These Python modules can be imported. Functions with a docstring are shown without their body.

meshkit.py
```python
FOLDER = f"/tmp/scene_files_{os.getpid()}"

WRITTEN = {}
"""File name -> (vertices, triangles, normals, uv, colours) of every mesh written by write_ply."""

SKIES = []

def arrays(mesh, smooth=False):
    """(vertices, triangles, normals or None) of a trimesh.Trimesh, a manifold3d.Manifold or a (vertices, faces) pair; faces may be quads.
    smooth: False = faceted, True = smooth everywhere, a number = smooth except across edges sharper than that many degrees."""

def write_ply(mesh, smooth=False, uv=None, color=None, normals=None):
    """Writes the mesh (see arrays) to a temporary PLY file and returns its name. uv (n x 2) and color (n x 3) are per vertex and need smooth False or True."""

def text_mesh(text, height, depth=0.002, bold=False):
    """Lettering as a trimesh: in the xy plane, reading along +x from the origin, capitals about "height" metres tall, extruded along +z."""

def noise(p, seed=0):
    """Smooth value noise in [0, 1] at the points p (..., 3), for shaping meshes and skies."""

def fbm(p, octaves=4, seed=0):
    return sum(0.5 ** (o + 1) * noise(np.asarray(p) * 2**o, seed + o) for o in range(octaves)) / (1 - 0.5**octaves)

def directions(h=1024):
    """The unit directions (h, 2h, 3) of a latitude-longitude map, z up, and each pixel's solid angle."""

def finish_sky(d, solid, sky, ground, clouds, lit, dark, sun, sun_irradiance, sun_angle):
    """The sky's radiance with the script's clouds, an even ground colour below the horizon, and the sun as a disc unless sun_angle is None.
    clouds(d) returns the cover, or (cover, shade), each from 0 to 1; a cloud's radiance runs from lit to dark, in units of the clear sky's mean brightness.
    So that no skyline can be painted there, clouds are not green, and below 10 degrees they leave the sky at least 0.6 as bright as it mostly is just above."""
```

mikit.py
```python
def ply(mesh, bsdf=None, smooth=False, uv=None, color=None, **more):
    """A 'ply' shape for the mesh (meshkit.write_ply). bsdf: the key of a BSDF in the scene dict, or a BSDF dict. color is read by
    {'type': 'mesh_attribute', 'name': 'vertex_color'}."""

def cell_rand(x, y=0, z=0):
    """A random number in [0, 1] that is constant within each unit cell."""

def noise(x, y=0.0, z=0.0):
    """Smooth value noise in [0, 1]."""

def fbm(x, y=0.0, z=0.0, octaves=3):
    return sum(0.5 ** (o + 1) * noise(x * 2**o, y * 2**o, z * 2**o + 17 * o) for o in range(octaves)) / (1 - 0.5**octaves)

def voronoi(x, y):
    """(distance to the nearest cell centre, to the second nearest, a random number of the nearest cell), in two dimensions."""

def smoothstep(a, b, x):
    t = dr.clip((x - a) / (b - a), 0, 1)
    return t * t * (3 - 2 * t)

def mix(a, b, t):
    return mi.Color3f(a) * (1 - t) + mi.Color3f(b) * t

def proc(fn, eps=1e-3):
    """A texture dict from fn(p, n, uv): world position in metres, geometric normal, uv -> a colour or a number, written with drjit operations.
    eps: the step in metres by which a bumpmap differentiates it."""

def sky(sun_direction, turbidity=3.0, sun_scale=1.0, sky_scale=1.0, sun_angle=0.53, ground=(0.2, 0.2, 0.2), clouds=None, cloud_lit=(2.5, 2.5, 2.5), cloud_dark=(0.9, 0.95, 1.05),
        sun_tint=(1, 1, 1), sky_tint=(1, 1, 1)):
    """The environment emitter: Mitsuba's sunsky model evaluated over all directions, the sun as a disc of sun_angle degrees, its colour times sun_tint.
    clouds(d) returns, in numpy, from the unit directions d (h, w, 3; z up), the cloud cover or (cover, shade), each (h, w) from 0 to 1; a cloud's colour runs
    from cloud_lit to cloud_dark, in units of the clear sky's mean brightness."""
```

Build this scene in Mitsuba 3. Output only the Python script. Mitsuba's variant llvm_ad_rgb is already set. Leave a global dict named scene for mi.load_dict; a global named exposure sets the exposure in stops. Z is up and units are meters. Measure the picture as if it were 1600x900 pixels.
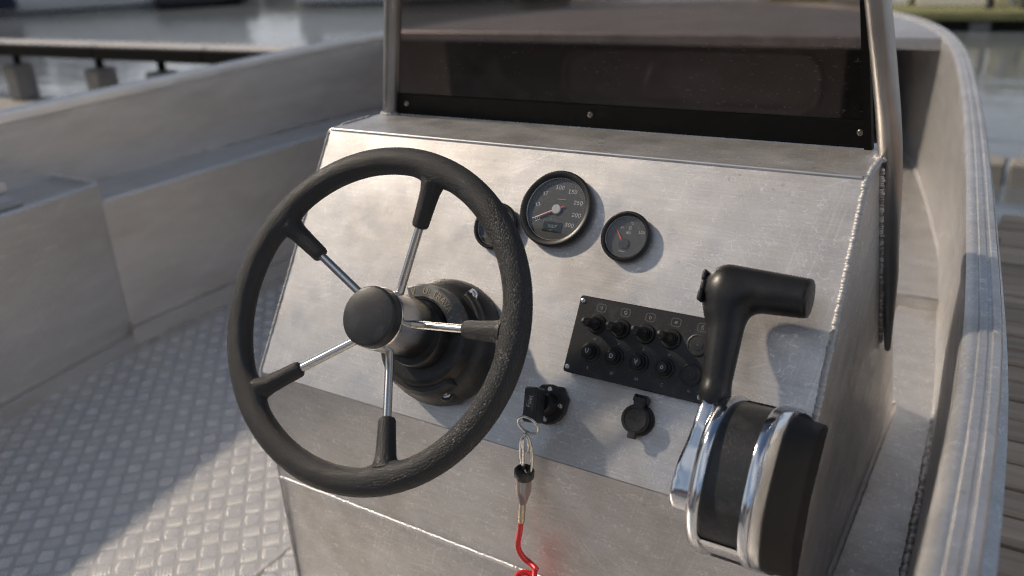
import math, random
import numpy as np, trimesh, manifold3d as m3, shapely.geometry as sg
import drjit as dr, mitsuba as mi
import mikit, meshkit
from mikit import proc, noise, fbm, voronoi, cell_rand, smoothstep, mix
T4 = mi.ScalarTransform4f
random.seed(7); RNG = np.random.default_rng(7)
scene, labels = {}, {}

# ------------------------------------------------------------------ camera, sky, exposure
CAM = np.array([0.49920, -0.87332, 0.23300])
YAW, PITCH, ROLL, FPX = 0.57463, 0.38984, -0.05222, 1316.425
_F = np.array([-math.sin(YAW)*math.cos(PITCH), math.cos(YAW)*math.cos(PITCH), -math.sin(PITCH)])
_R = np.array([math.cos(YAW), math.sin(YAW), 0]); _U = np.cross(_R, _F)
_UP = -math.sin(ROLL)*_R + math.cos(ROLL)*_U
scene['camera'] = {'type': 'thinlens', 'fov': math.degrees(2*math.atan(800/FPX)), 'fov_axis': 'x',
                   'aperture_radius': 0.0042, 'focus_distance': 0.925, 'near_clip': 0.05, 'far_clip': 2000.0,
                   'to_world': T4().look_at(origin=CAM.tolist(), target=(CAM+_F).tolist(), up=_UP.tolist())}
SUN = [-0.77, -0.13, 0.625]
def cloud_fn(d):
    z = np.maximum(d[..., 2], 0.04)
    p = np.stack([d[..., 0]/z*0.9, d[..., 1]/z*0.9, z*0+3.1], -1)
    f = meshkit.fbm(p, 5, 4)
    c = np.clip((f-0.47)/0.16, 0, 1)
    lowband = np.clip(1-d[..., 2]/0.30, 0, 1)**0.6*0.9   # pale haze and cloud low all round
    return np.maximum(c*0.9, lowband), np.clip((f-0.6)/0.25, 0, 1)*(1-lowband)
scene['sky'] = mikit.sky(SUN, turbidity=3, sun_scale=0.95, sun_angle=2.4, sun_tint=(0.94, 0.99, 1.11), sky_tint=(1.13, 1.0, 0.88), clouds=cloud_fn, cloud_lit=(2.75, 2.8, 2.98))
exposure = 1.5

# ------------------------------------------------------------------ mesh helpers
def cat(*ms): return trimesh.util.concatenate([m for m in ms if m is not None])
def tm(v, f): return trimesh.Trimesh(np.asarray(v, float), np.asarray(f, int), process=False)
def man(m):
    q = m.to_mesh(); return tm(q.vert_properties[:, :3], q.tri_verts)
def frame(o, X, Y, Z):
    M = np.eye(4); M[:3, 0], M[:3, 1], M[:3, 2], M[:3, 3] = X, Y, Z, o; return M
def put(m, M):
    m = m.copy(); m.apply_transform(M); return m
def grid_faces(nr, nc, wrap=False, rwrap=False):
    f = []
    for i in range(nr if rwrap else nr-1):
        for j in range(nc if wrap else nc-1):
            a, b = i*nc+j, i*nc+(j+1) % nc; c, d = ((i+1) % nr)*nc+(j+1) % nc, ((i+1) % nr)*nc+j
            f += [[a, b, c], [a, c, d]]
    return f
def lathe(prof, seg=48, a0=0, a1=2*math.pi):
    full = abs(a1-a0-2*math.pi) < 1e-6
    a = np.linspace(a0, a1, seg, endpoint=not full)
    v = [[r*math.cos(t), r*math.sin(t), z] for (r, z) in prof for t in a]
    return tm(v, grid_faces(len(prof), seg, full))
def arc(c, r, a0, a1, n=5):
    return [(c[0]+r*math.cos(math.radians(t)), c[1]+r*math.sin(math.radians(t))) for t in np.linspace(a0, a1, n)]
def frames_along(P, closed=False):
    P = np.asarray(P, float)
    t = (np.roll(P, -1, 0)-np.roll(P, 1, 0)) if closed else np.gradient(P, axis=0)
    t /= np.linalg.norm(t, axis=1)[:, None]
    n = np.cross(t[0], [0.31, 0.17, 0.93]); n /= np.linalg.norm(n); N = []
    for k in t:
        n = n-k*(n@k); n /= np.linalg.norm(n); N.append(n.copy())
    N = np.array(N); return P, t, N, np.cross(t, N)
def tube(P, r, seg=12, closed=False, caps=True):
    P, t, N, B = frames_along(P, closed); r = np.broadcast_to(np.asarray(r, float), len(P))
    a = np.linspace(0, 2*math.pi, seg, endpoint=False)
    v = (P[:, None]+r[:, None, None]*(np.cos(a)[None, :, None]*N[:, None]+np.sin(a)[None, :, None]*B[:, None])).reshape(-1, 3)
    f = grid_faces(len(P), seg, True, closed)
    if caps and not closed:
        k = len(v); v = np.vstack([v, P[:1], P[-1:]]); L = (len(P)-1)*seg
        f += [[k, (j+1) % seg, j] for j in range(seg)]+[[k+1, L+j, L+(j+1) % seg] for j in range(seg)]
    m = tm(v, f); m.fix_normals() if False else None
    return m
def smooth_path(P, n=8, closed=False):
    from scipy.interpolate import CubicSpline
    P = np.asarray(P, float); Q = np.vstack([P, P[:1]]) if closed else P
    s = np.r_[0, np.cumsum(np.linalg.norm(np.diff(Q, axis=0), axis=1))]
    cs = CubicSpline(s, Q, bc_type='periodic' if closed else 'natural')
    return cs(np.linspace(0, s[-1], n*len(P), endpoint=not closed))
def box(x0, x1, y0, y1, z0, z1, c=0.0):
    lo, hi = np.minimum([x0, y0, z0], [x1, y1, z1]), np.maximum([x0, y0, z0], [x1, y1, z1])
    if c <= 0:
        m = trimesh.creation.box(hi-lo); m.apply_translation((lo+hi)/2); return m
    c = min(c, 0.49*float((hi-lo).min())); pts = []
    for k in range(3):
        e = np.full(3, c); e[k] = 0
        for s in np.ndindex(2, 2, 2): pts.append(np.where(np.array(s) > 0, hi-e, lo+e))
    return trimesh.convex.convex_hull(np.array(pts))
def bevel_prism(poly, z0, z1, b):
    """extruded polygon (shapely or points), its upper rim chamfered by b"""
    P = poly if hasattr(poly, 'exterior') else sg.Polygon(poly)
    lo = trimesh.creation.extrude_polygon(P, z1-b-z0); lo.apply_translation([0, 0, z0])
    inner = P.buffer(-b, join_style=2); o = np.array(P.exterior.coords)[:-1]
    hull = None
    up = trimesh.creation.extrude_polygon(inner, b*0.02); up.apply_translation([0, 0, z1-b*0.02])
    a = sg.polygon.orient(P).exterior; i = sg.polygon.orient(inner).exterior
    n = max(len(o)*2, 64); sa = [a.interpolate(k/n, True) for k in range(n)]
    va = [[q.x, q.y, z1-b] for q in sa]; vi = []
    for q in sa:
        w = i.interpolate(i.project(q)); vi.append([w.x, w.y, z1-b*0.02])
    ring = tm(va+vi, [g for g in grid_faces(2, n, True)])
    return cat(lo, ring, up)
def rpoly(x0, x1, y0, y1, r): return sg.box(x0+r, y0+r, x1-r, y1-r).buffer(r, quad_segs=6)
def hull(*ms):
    return trimesh.convex.convex_hull(np.vstack([np.asarray(m.vertices if hasattr(m, 'vertices') else m) for m in ms]))
def ball(c, r, sub=2, s=(1, 1, 1)):
    m = trimesh.creation.icosphere(subdivisions=sub, radius=1.0); m.vertices = m.vertices*np.array(s)*r+np.array(c); return m
def bead(P, r, step=None, seed=0, flat=0.75, sub=1):
    """a weld bead: overlapping scales along a path"""
    g = np.random.default_rng(seed); P = np.asarray(P, float)
    s = np.r_[0, np.cumsum(np.linalg.norm(np.diff(P, axis=0), axis=1))]; step = step or r*0.9; out = []
    base = trimesh.creation.icosphere(subdivisions=sub, radius=1.0)
    n = max(2, int(s[-1]/step))
    for k in range(n+1):
        d = s[-1]*k/n; c = np.array([np.interp(d, s, P[:, i]) for i in range(3)])
        m = base.copy(); rr = r*g.uniform(0.86, 1.14)
        m.vertices = m.vertices*rr*np.array([g.uniform(.9, 1.1), g.uniform(.9, 1.1), flat+.2*g.random()])+c+g.normal(0, r*0.08, 3); out.append(m)
    return cat(*out)
def plane_grid(x0, x1, y0, y1, z, nx=2, ny=2):
    xs, ys = np.linspace(x0, x1, nx), np.linspace(y0, y1, ny)
    return tm([[x, y, z] for y in ys for x in xs], grid_faces(ny, nx))
def loft(A, B, n=2):
    A, B = np.asarray(A, float), np.asarray(B, float)
    v = np.vstack([A+(B-A)*k/(n-1) for k in range(n)]); return tm(v, grid_faces(n, len(A)))
def prism_x(poly_yz, x0, x1):
    """polygon in (y, z) extruded along x"""
    m = trimesh.creation.extrude_polygon(sg.Polygon(poly_yz), x1-x0)
    v = m.vertices.copy(); m.vertices = np.stack([v[:, 2]+x0, v[:, 0], v[:, 1]], 1); m.fix_normals(); return m
def thick(P, h, up=(0, 0, 1)):
    """plate under a plan polygon [(x, y)] between z = h[0] and h[1]"""
    m = trimesh.creation.extrude_polygon(sg.Polygon(P), h[1]-h[0]); m.apply_translation([0, 0, h[0]]); return m

# ------------------------------------------------------------------ scene helpers
def add(key, mesh, mat, smooth=False, **kw):
    k = key; i = 0
    while k in scene: i += 1; k = f'{key}_{i:03d}'
    scene[k] = mikit.ply(mesh, mat, smooth, **kw); return k
def add_like(key, src, M):
    k = key; i = 0
    while k in scene: i += 1; k = f'{key}_{i:03d}'
    scene[k] = {**scene[src], 'to_world': T4(M.tolist())}; return k
USED = set()
def thing(name, label, category, group=None, kind=None):
    k = name; i = 0
    while k in USED: i += 1; k = f'{name}_{i:03d}'
    USED.add(k); labels[k] = {'label': label, 'category': category}
    if group: labels[k]['group'] = group
    if kind: labels[k]['kind'] = kind
    return k
def plab(key, **kw): labels.setdefault(key, {}).update(kw)

# ------------------------------------------------------------------ materials
def rgb(*c): return {'type': 'rgb', 'value': list(c)}
def pr(col, rough, metal=0.0, spec=0.5, **kw):
    return {'type': 'twosided', 'bsdf': {'type': 'principled', 'base_color': col if isinstance(col, dict) else rgb(*col), 'roughness': rough, 'metallic': metal, 'specular': spec, **kw}}
def bump(h, scale, inner, eps=5e-4):
    return {'type': 'twosided', 'bsdf': {'type': 'bumpmap', 'arbitrary': proc(h, eps), 'scale': scale, 'bsdf': inner['bsdf']}}

def flecks(p):
    # worm-like rub marks of worn mill-finish sheet
    a = fbm(p.x*150, p.y*150, p.z*150, 2); b = fbm(p.x*95+9, p.y*95, p.z*95+4, 2)
    return dr.maximum(1-dr.abs(a-0.5)*26, 0)*smoothstep(0.48, 0.60, b)
def scratch(p):
    # long faint scratches in a few directions, broken up
    q = p.z-0.6*p.y; o = mi.Float(0)
    for i, (cx, cz, f) in enumerate(((1.0, 0.22, 420), (0.75, -0.7, 520), (0.3, 1.0, 460))):
        a = p.x*cz-q*cx; b = p.x*cx+q*cz
        o = dr.maximum(o, smoothstep(0.80, 0.90, noise(a*f*1.7+0.8*noise(b*22, i*5.0), b*26, i*7.0))*smoothstep(0.52, 0.70, noise(a*23, b*23, i*3.0+1)))
    return o
def alu_c(p, n, uv):
    big = fbm(p.x*5, p.y*5, p.z*5+3, 4); mid = fbm(p.x*33, p.y*33, p.z*33, 3); fine = noise(p.x*700, p.y*700, p.z*700)
    grain = noise(p.x*25, p.y*650, p.z*650)
    st = smoothstep(0.50, 0.70, fbm(p.x*13+5, p.y*13, p.z*9, 5))
    dots = smoothstep(0.86, 0.90, noise(p.x*210, p.y*210, p.z*210))*smoothstep(0.55, 0.75, noise(p.x*14, p.y*14, p.z*14))
    k = 0.82+0.10*(big-0.5)+0.24*(mid-0.5)+0.14*(fine-0.5)+0.12*(grain-0.5)+0.30*flecks(p)+0.10*scratch(p)-0.15*dots
    return mix(mix((0.665, 0.640, 0.622), (0.71, 0.695, 0.688), big), (0.50, 0.455, 0.41), 0.38*st)*k
def alu_r(p, n, uv):
    big = fbm(p.x*6+2, p.y*6, p.z*6, 3); mid = fbm(p.x*40, p.y*40, p.z*40, 3)
    return dr.clip(0.42+0.14*(big-0.5)+0.20*(mid-0.5)-0.12*flecks(p), 0.2, 0.8)
def alu_h(p, n, uv):
    return 1.6*fbm(p.x*9, p.y*9, p.z*9, 2)+fbm(p.x*260, p.y*260, p.z*260, 2)*0.35
ALU = {'type': 'principled', 'base_color': proc(alu_c), 'roughness': proc(alu_r), 'metallic': 0.78, 'specular': 0.5}
scene['alu_sheet'] = bump(alu_h, 0.00016, {'bsdf': ALU})
def hull_c(p, n, uv):
    grain = noise(p.x*500, p.y*14, p.z*500); mid = fbm(p.x*20, p.y*8, p.z*30, 3); fine = noise(p.x*600, p.y*600, p.z*600)
    k = 0.86+0.14*(grain-0.5)+0.12*(mid-0.5)+0.10*(fine-0.5)+0.12*scratch(p)+0.14*flecks(p)
    st = smoothstep(0.48, 0.70, fbm(p.x*7+2, p.y*5, p.z*9, 5))
    return mix(mix((0.62, 0.60, 0.585), (0.67, 0.658, 0.652), mid), (0.45, 0.415, 0.38), 0.25*st)*k
scene['alu_hull'] = bump(lambda p, n, uv: noise(p.x*300, p.y*9, p.z*300)+2.0*fbm(p.x*5, p.y*2.5, p.z*7, 2), 0.00012, {'bsdf': {'type': 'principled', 'base_color': proc(hull_c), 'roughness': proc(lambda p, n, uv: 0.36+0.12*noise(p.x*90, p.y*10, p.z*90)), 'metallic': 0.78, 'specular': 0.5}})
scene['alu_plain'] = {'type': 'twosided', 'bsdf': ALU}
scene['alu_bright'] = pr(proc(lambda p, n, uv: mix((0.62, 0.605, 0.60), (0.78, 0.77, 0.765), fbm(p.x*45, p.y*18, p.z*45, 3))), 0.31, 0.8)
scene['alu_tread'] = pr((0.48, 0.47, 0.462), 0.43, 0.62)
scene['tread_worn'] = pr((0.68, 0.665, 0.655), 0.38, 0.6)
scene['weld'] = pr((0.46, 0.45, 0.45), 0.58, 0.6)
scene['tube_metal'] = pr(proc(lambda p, n, uv: mix((0.27, 0.26, 0.25), (0.40, 0.385, 0.375), fbm(p.x*30, p.y*30, p.z*30, 3))), 0.30, 0.85)
scene['weld_dirty'] = pr(proc(lambda p, n, uv: mix((0.30, 0.28, 0.26), (0.60, 0.585, 0.57), smoothstep(0.35, 0.65, fbm(p.x*160, p.y*160, p.z*160, 2)))), 0.45, 0.8)
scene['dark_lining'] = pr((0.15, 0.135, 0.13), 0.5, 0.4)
scene['hatch_grey'] = pr((0.225, 0.205, 0.20), 0.45, 0.5)
scene['stainless'] = {'type': 'twosided', 'bsdf': {'type': 'roughconductor', 'material': 'none', 'alpha': 0.10, 'specular_reflectance': rgb(0.66, 0.64, 0.61)}}
scene['dull_steel'] = pr((0.22, 0.21, 0.20), 0.35, 1.0)
scene['hub_steel'] = {'type': 'twosided', 'bsdf': {'type': 'roughconductor', 'material': 'none', 'alpha': 0.05, 'specular_reflectance': rgb(0.70, 0.67, 0.63)}}
scene['chrome'] = {'type': 'twosided', 'bsdf': {'type': 'roughconductor', 'material': 'none', 'alpha': 0.035, 'specular_reflectance': rgb(0.80, 0.81, 0.83)}}
def dusty(base, dust, amt):
    def f(p, n, uv):
        k = smoothstep(0.50, 0.72, fbm(p.x*60, p.y*60, p.z*60, 4))*amt + smoothstep(0.78, 0.84, noise(p.x*520, p.y*520, p.z*520))*amt
        return mix(base, dust, dr.minimum(k, 1))
    return proc(f)
scene['black_plastic'] = pr(dusty((0.013, 0.013, 0.014), (0.075, 0.073, 0.07), 0.22), 0.42, 0, 0.4)
scene['black_satin'] = pr(dusty((0.011, 0.011, 0.012), (0.07, 0.07, 0.07), 0.12), 0.36, 0, 0.4)
scene['black_matte'] = pr((0.011, 0.011, 0.012), 0.55, 0, 0.22)
scene['black_rubber'] = pr((0.014, 0.014, 0.015), 0.38)
scene['black_strip'] = pr((0.004, 0.004, 0.004), 0.6, 0.0, 0.12)
def grip_h(p, n, uv):
    a, b, r = voronoi(uv.x, uv.y)
    return smoothstep(0.02, 0.40, b-a)+0.3*noise(uv.x*2, uv.y*2)
def grip_c(p, n, uv):
    a, b, r = voronoi(uv.x, uv.y)
    return mix((0.015, 0.015, 0.016), (0.024, 0.024, 0.025), smoothstep(0.0, 0.35, b-a))
scene['pu_grip'] = bump(grip_h, 0.00060, pr(proc(grip_c), 0.48, 0, 0.5), 3e-4)
def cap_h(p, n, uv): return noise(p.x*900, p.y*900, p.z*900)
scene['cap_plastic'] = bump(cap_h, 0.00018, pr(dusty((0.020, 0.020, 0.021), (0.09, 0.09, 0.09), 0.2), 0.38), 3e-4)
scene['cast_black'] = pr(dusty((0.014, 0.014, 0.014), (0.06, 0.058, 0.055), 0.2), 0.40)
scene['cast_grey'] = pr(dusty((0.085, 0.085, 0.085), (0.22, 0.215, 0.20), 0.7), 0.42, 0.1)
scene['dial_black'] = pr((0.020, 0.021, 0.023), 0.5)
scene['lcd'] = pr((0.013, 0.017, 0.015), 0.2)
scene['print_white'] = pr((0.55, 0.56, 0.57), 0.5)
scene['print_grey'] = pr((0.22, 0.22, 0.225), 0.5)
scene['print_dim'] = pr((0.075, 0.075, 0.077), 0.45)
scene['print_green'] = pr((0.25, 0.42, 0.33), 0.5)
scene['print_yellow'] = pr((0.50, 0.48, 0.12), 0.5)
scene['print_gold'] = pr((0.36, 0.30, 0.20), 0.4, 0.5)
scene['needle_red'] = pr((0.72, 0.10, 0.06), 0.4)
scene['needle_pale'] = pr((0.78, 0.74, 0.70), 0.45)
scene['hub_silver'] = pr((0.42, 0.42, 0.41), 0.35, 0.3)
scene['lens'] = {'type': 'thindielectric', 'int_ior': 1.5}
scene['red_cord'] = pr((0.50, 0.008, 0.012), 0.28, 0, 0.5, clearcoat=0.6)
scene['red_dull'] = pr((0.26, 0.03, 0.035), 0.45)
scene['clear_tube'] = {'type': 'blendbsdf', 'weight': 0.30, 'a': {'type': 'thindielectric', 'int_ior': 1.5, 'specular_transmittance': rgb(0.9, 0.9, 0.9)}, 'b': pr((0.5, 0.49, 0.47), 0.25)}
scene['brass'] = {'type': 'twosided', 'bsdf': {'type': 'roughconductor', 'material': 'none', 'alpha': 0.16, 'specular_reflectance': rgb(0.42, 0.37, 0.30)}}
def dust_w(p, n, uv):
    sp = smoothstep(0.80, 0.88, noise(p.x*330, p.y*330, p.z*330))*smoothstep(0.3, 0.7, noise(p.x*25, p.y*25, p.z*25))
    return dr.clip(0.035+0.10*smoothstep(0.42, 0.75, fbm(p.x*14, p.y*14, p.z*14, 4))+0.22*sp, 0, 0.8)
scene['smoked_pane'] = {'type': 'blendbsdf', 'weight': proc(dust_w),
    'a': {'type': 'thindielectric', 'int_ior': 1.15, 'specular_transmittance': rgb(0.33, 0.285, 0.265)},
    'b': {'type': 'twosided', 'bsdf': {'type': 'diffuse', 'reflectance': rgb(0.17, 0.155, 0.155)}}}

# ------------------------------------------------------------------ the helm panel frame: u to starboard, v up the panel, n out of it
TH = 0.57854
u = np.array([1.0, 0, 0]); v = np.array([0, math.sin(TH), math.cos(TH)]); n = np.array([0, -math.cos(TH), math.sin(TH)])
def PF(a, b, w=0.0): return frame(a*u+b*v+w*n, u, v, n)
def P3(a, b, w=0.0): return a*u+b*v+w*n
HW, HP = 0.36, 0.35522
BRK = -HP*v; YB, ZB = BRK[1], BRK[2]
ZF, ZD, ZW, ZWELD = -0.85, -0.525, -1.0, -0.470

# ================================================================== THE WATER
def water_h(p, n, uv):
    return fbm(p.x*1.3+0.6*p.y, p.y*4.2, 0.0, 3)+0.30*fbm(p.x*7, p.y*15, 2.0, 2)
scene['water_surface'] = bump(water_h, 0.006, pr((0.095, 0.106, 0.115), 0.05, 0, 0.65), 4e-3)
def water_sheet():
    return tm([[-400, -400, ZW], [400, -400, ZW], [400, 400, ZW], [-400, 400, ZW]], [[0, 1, 2], [0, 2, 3]])
add('water', water_sheet(), 'water_surface', uv=np.array([[0, 0], [800, 0], [800, 800], [0, 800.0]]))
labels['water'] = {'label': 'rippled grey blue harbour water around the boat', 'category': 'water', 'kind': 'structure'}

# ================================================================== THE BOAT
WB = thing('aluminium_workboat', 'bare grey aluminium open workboat with tread plate floor, moored between the jetties', 'boat')
def zs(y): return -0.14+0.029*y
STB = smooth_path([(.47, -2.6, 0), (.505, -1.4, 0), (.513, -.5, 0), (.503, -.05, 0), (.477, .25, 0), (.42, .8, 0), (.355, 1.33, 0), (.255, 1.92, 0), (.10, 2.36, 0), (-.12, 2.66, 0), (-.4, 2.84, 0), (-.75, 2.90, 0)], 6)[:, :2]
PRT = smooth_path([(-1.72, -2.6, 0), (-1.83, -1, 0), (-1.895, -.3, 0), (-1.95, .2, 0), (-1.955, .8, 0), (-1.94, 1.4, 0), (-1.885, 1.95, 0), (-1.74, 2.36, 0), (-1.46, 2.68, 0), (-1.1, 2.85, 0), (-.75, 2.90, 0)], 6)[:, :2]
def inset(path, o, side):
    t = np.gradient(path, axis=0); t /= np.linalg.norm(t, axis=1)[:, None]
    return path+o*side*np.stack([-t[:, 1], t[:, 0]], 1)
def along(path, prof, side, closed=True):
    """sweep a profile [(offset inboard, dz)] along a plan path at the sheer height"""
    rows = []
    for (o, dz) in prof:
        q = inset(path, o, side); rows.append(np.c_[q, zs(path[:, 1])+dz])
    rows = np.array(rows).transpose(1, 0, 2); k, c = rows.shape[:2]
    vv = rows.reshape(-1, 3); f = grid_faces(k, c, closed)
    m = tm(vv, f); m.fix_normals(); return m
GP = [(0, -.030), (0, -.004), (.002, 0), (.008, .0012), (.0095, -.0006), (.0125, -.0006), (.014, .0012), (.020, .0012), (.0215, -.0006), (.0235, .0005), (.029, 0), (.034, -.003), (.036, -.009), (.036, -.032), (.030, -.036), (.004, -.036)]
add(WB+'__gunwale', along(STB, GP, 1), 'alu_sheet', 40); plab(WB+'__gunwale', label='ribbed starboard gunwale curving in to the bow')
add(WB+'__gunwale', along(PRT, GP, -1), 'alu_bright', 40)
# rubbing strake under the gunwale, outside
for path, s in ((STB, 1), (PRT, -1)):
    add(WB+'__rubbing_strake', along(path, [(-.012, -.075), (-.012, -.05), (0.001, -.045), (0.001, -.08)], s), 'alu_plain', 40)
# starboard inner side: from the side deck joint up to the gunwale
def resample(P, k):
    P = np.asarray(P, float); s = np.r_[0, np.cumsum(np.linalg.norm(np.diff(P, axis=0), axis=1))]
    q = np.linspace(0, s[-1], k); return np.stack([np.interp(q, s, P[:, i]) for i in range(P.shape[1])], 1)
DE = smooth_path([(.40, -2.6, ZD), (.435, -1.2, ZD), (.447, -.4, ZD), (.446, .15, ZD), (.431, .5, ZD), (.419, .74, ZD), (.402, .95, ZD), (.363, 1.16, ZD), (.281, 1.58, ZD), (.174, 2.06, ZD), (.03, 2.45, ZD), (-.2, 2.66, ZD), (-.75, 2.76, ZD)], 8)
def inner_side(path, side, joint):
    k = 120; G = inset(path, .033, side); G = resample(np.c_[G, zs(path[:, 1])-.030], k); J = resample(joint, k)
    rows = []
    for t in np.linspace(0, 1, 9):
        q = J+(G-J)*t; q[:, :2] += (G[:, :2]-J[:, :2])*0.10*math.sin(math.pi*t); rows.append(q)
    return tm(np.vstack(rows), grid_faces(9, k))
add(WB+'__hull_side', inner_side(STB, 1, DE), 'alu_hull', True)
plab(WB+'__hull_side', label='inner face of the starboard side, brushed and bright towards the bow')
# port: floor wall, side shelf, bulwark
WALL = np.array([(-1.64, -2.6), (-1.7199, .446), (-1.7335, 1.384), (-1.742, 2.02)])
WALL = np.array([(-1.52, -2.6), (-1.7195, .446), (-1.7335, 1.384), (-1.742, 2.02)])
ZSH = -0.3855
def wall_x(y): return np.interp(y, WALL[:, 1], WALL[:, 0])
def side_wall():
    out = []
    ys = np.linspace(.447, 2.02, 24)
    prof = [(0, ZF), (0, -.788), (-.020, -.784), (-.020, -.750), (0, -.745), (0, ZSH-.012), (-.003, ZSH-.004), (-.012, ZSH)]
    vv = [[wall_x(y)+o, y, z] for y in ys for (o, z) in prof]; return tm(vv, grid_faces(len(ys), len(prof)))
add(WB+'__side_wall', side_wall(), 'alu_hull', 25); plab(WB+'__side_wall', label='inner side wall below the port shelf, with a grooved kick strip')
CRE = smooth_path([(-1.70, -2.6, 0), (-1.89, -.3, 0), (-1.94, .2, 0), (-1.948, .65, 0), (-1.91, 1.2, 0), (-1.848, 1.8, 0), (-1.80, 2.05, 0)], 8)[:, :2]
yy = np.linspace(.43, 2.02, 30); cx = np.interp(yy, CRE[:, 1], CRE[:, 0])
add(WB+'__side_shelf', loft(np.c_[wall_x(yy)-.011, yy, yy*0+ZSH], np.c_[cx, yy, yy*0+ZSH+.004], 3), 'alu_hull', True)
yb = np.linspace(-2.6, 2.4, 60); G = inset(PRT, .030, -1); o = np.argsort(G[:, 1])
gx = np.interp(yb, G[o][:, 1], G[o][:, 0]); cxb = np.interp(yb, CRE[:, 1], CRE[:, 0])
add(WB+'__bulwark', loft(np.c_[cxb, yb, yb*0+ZSH-.45], np.c_[gx, yb, zs(yb)-.03], 6), 'alu_hull', True)
plab(WB+'__bulwark', label='shaded port bulwark plate above the shelf')
bd = []
for k in range(14):
    y = .5+.115*k; x = np.interp(y, CRE[:, 1], CRE[:, 0]); bd.append(bead([[x+.004, y, ZSH+.006], [x+.004, y+.024, ZSH+.006]], .0045, seed=k))
add(WB+'__stitch_welds', cat(*bd), 'weld_dirty', True)
add(WB+'__shelf_edge', tube([[wall_x(y)-.0055, y, ZSH-.0058] for y in np.linspace(.456, 2.0, 14)], .0065, 14), 'alu_bright', True); plab(WB+'__shelf_edge', label='bright folded edge of the port shelf')
# port bow inner side
kk = PRT[:, 1] > 1.9; q = inset(PRT, .033, -1)[kk]; jq = q.copy(); jq[:, 0] = jq[:, 0]+.02; jq[:, 1] -= .08
add(WB+'__bow_side', loft(np.c_[jq, np.full(len(q), ZF)], np.c_[q, zs(q[:, 1])-.03], 5), 'alu_plain', True)
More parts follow.
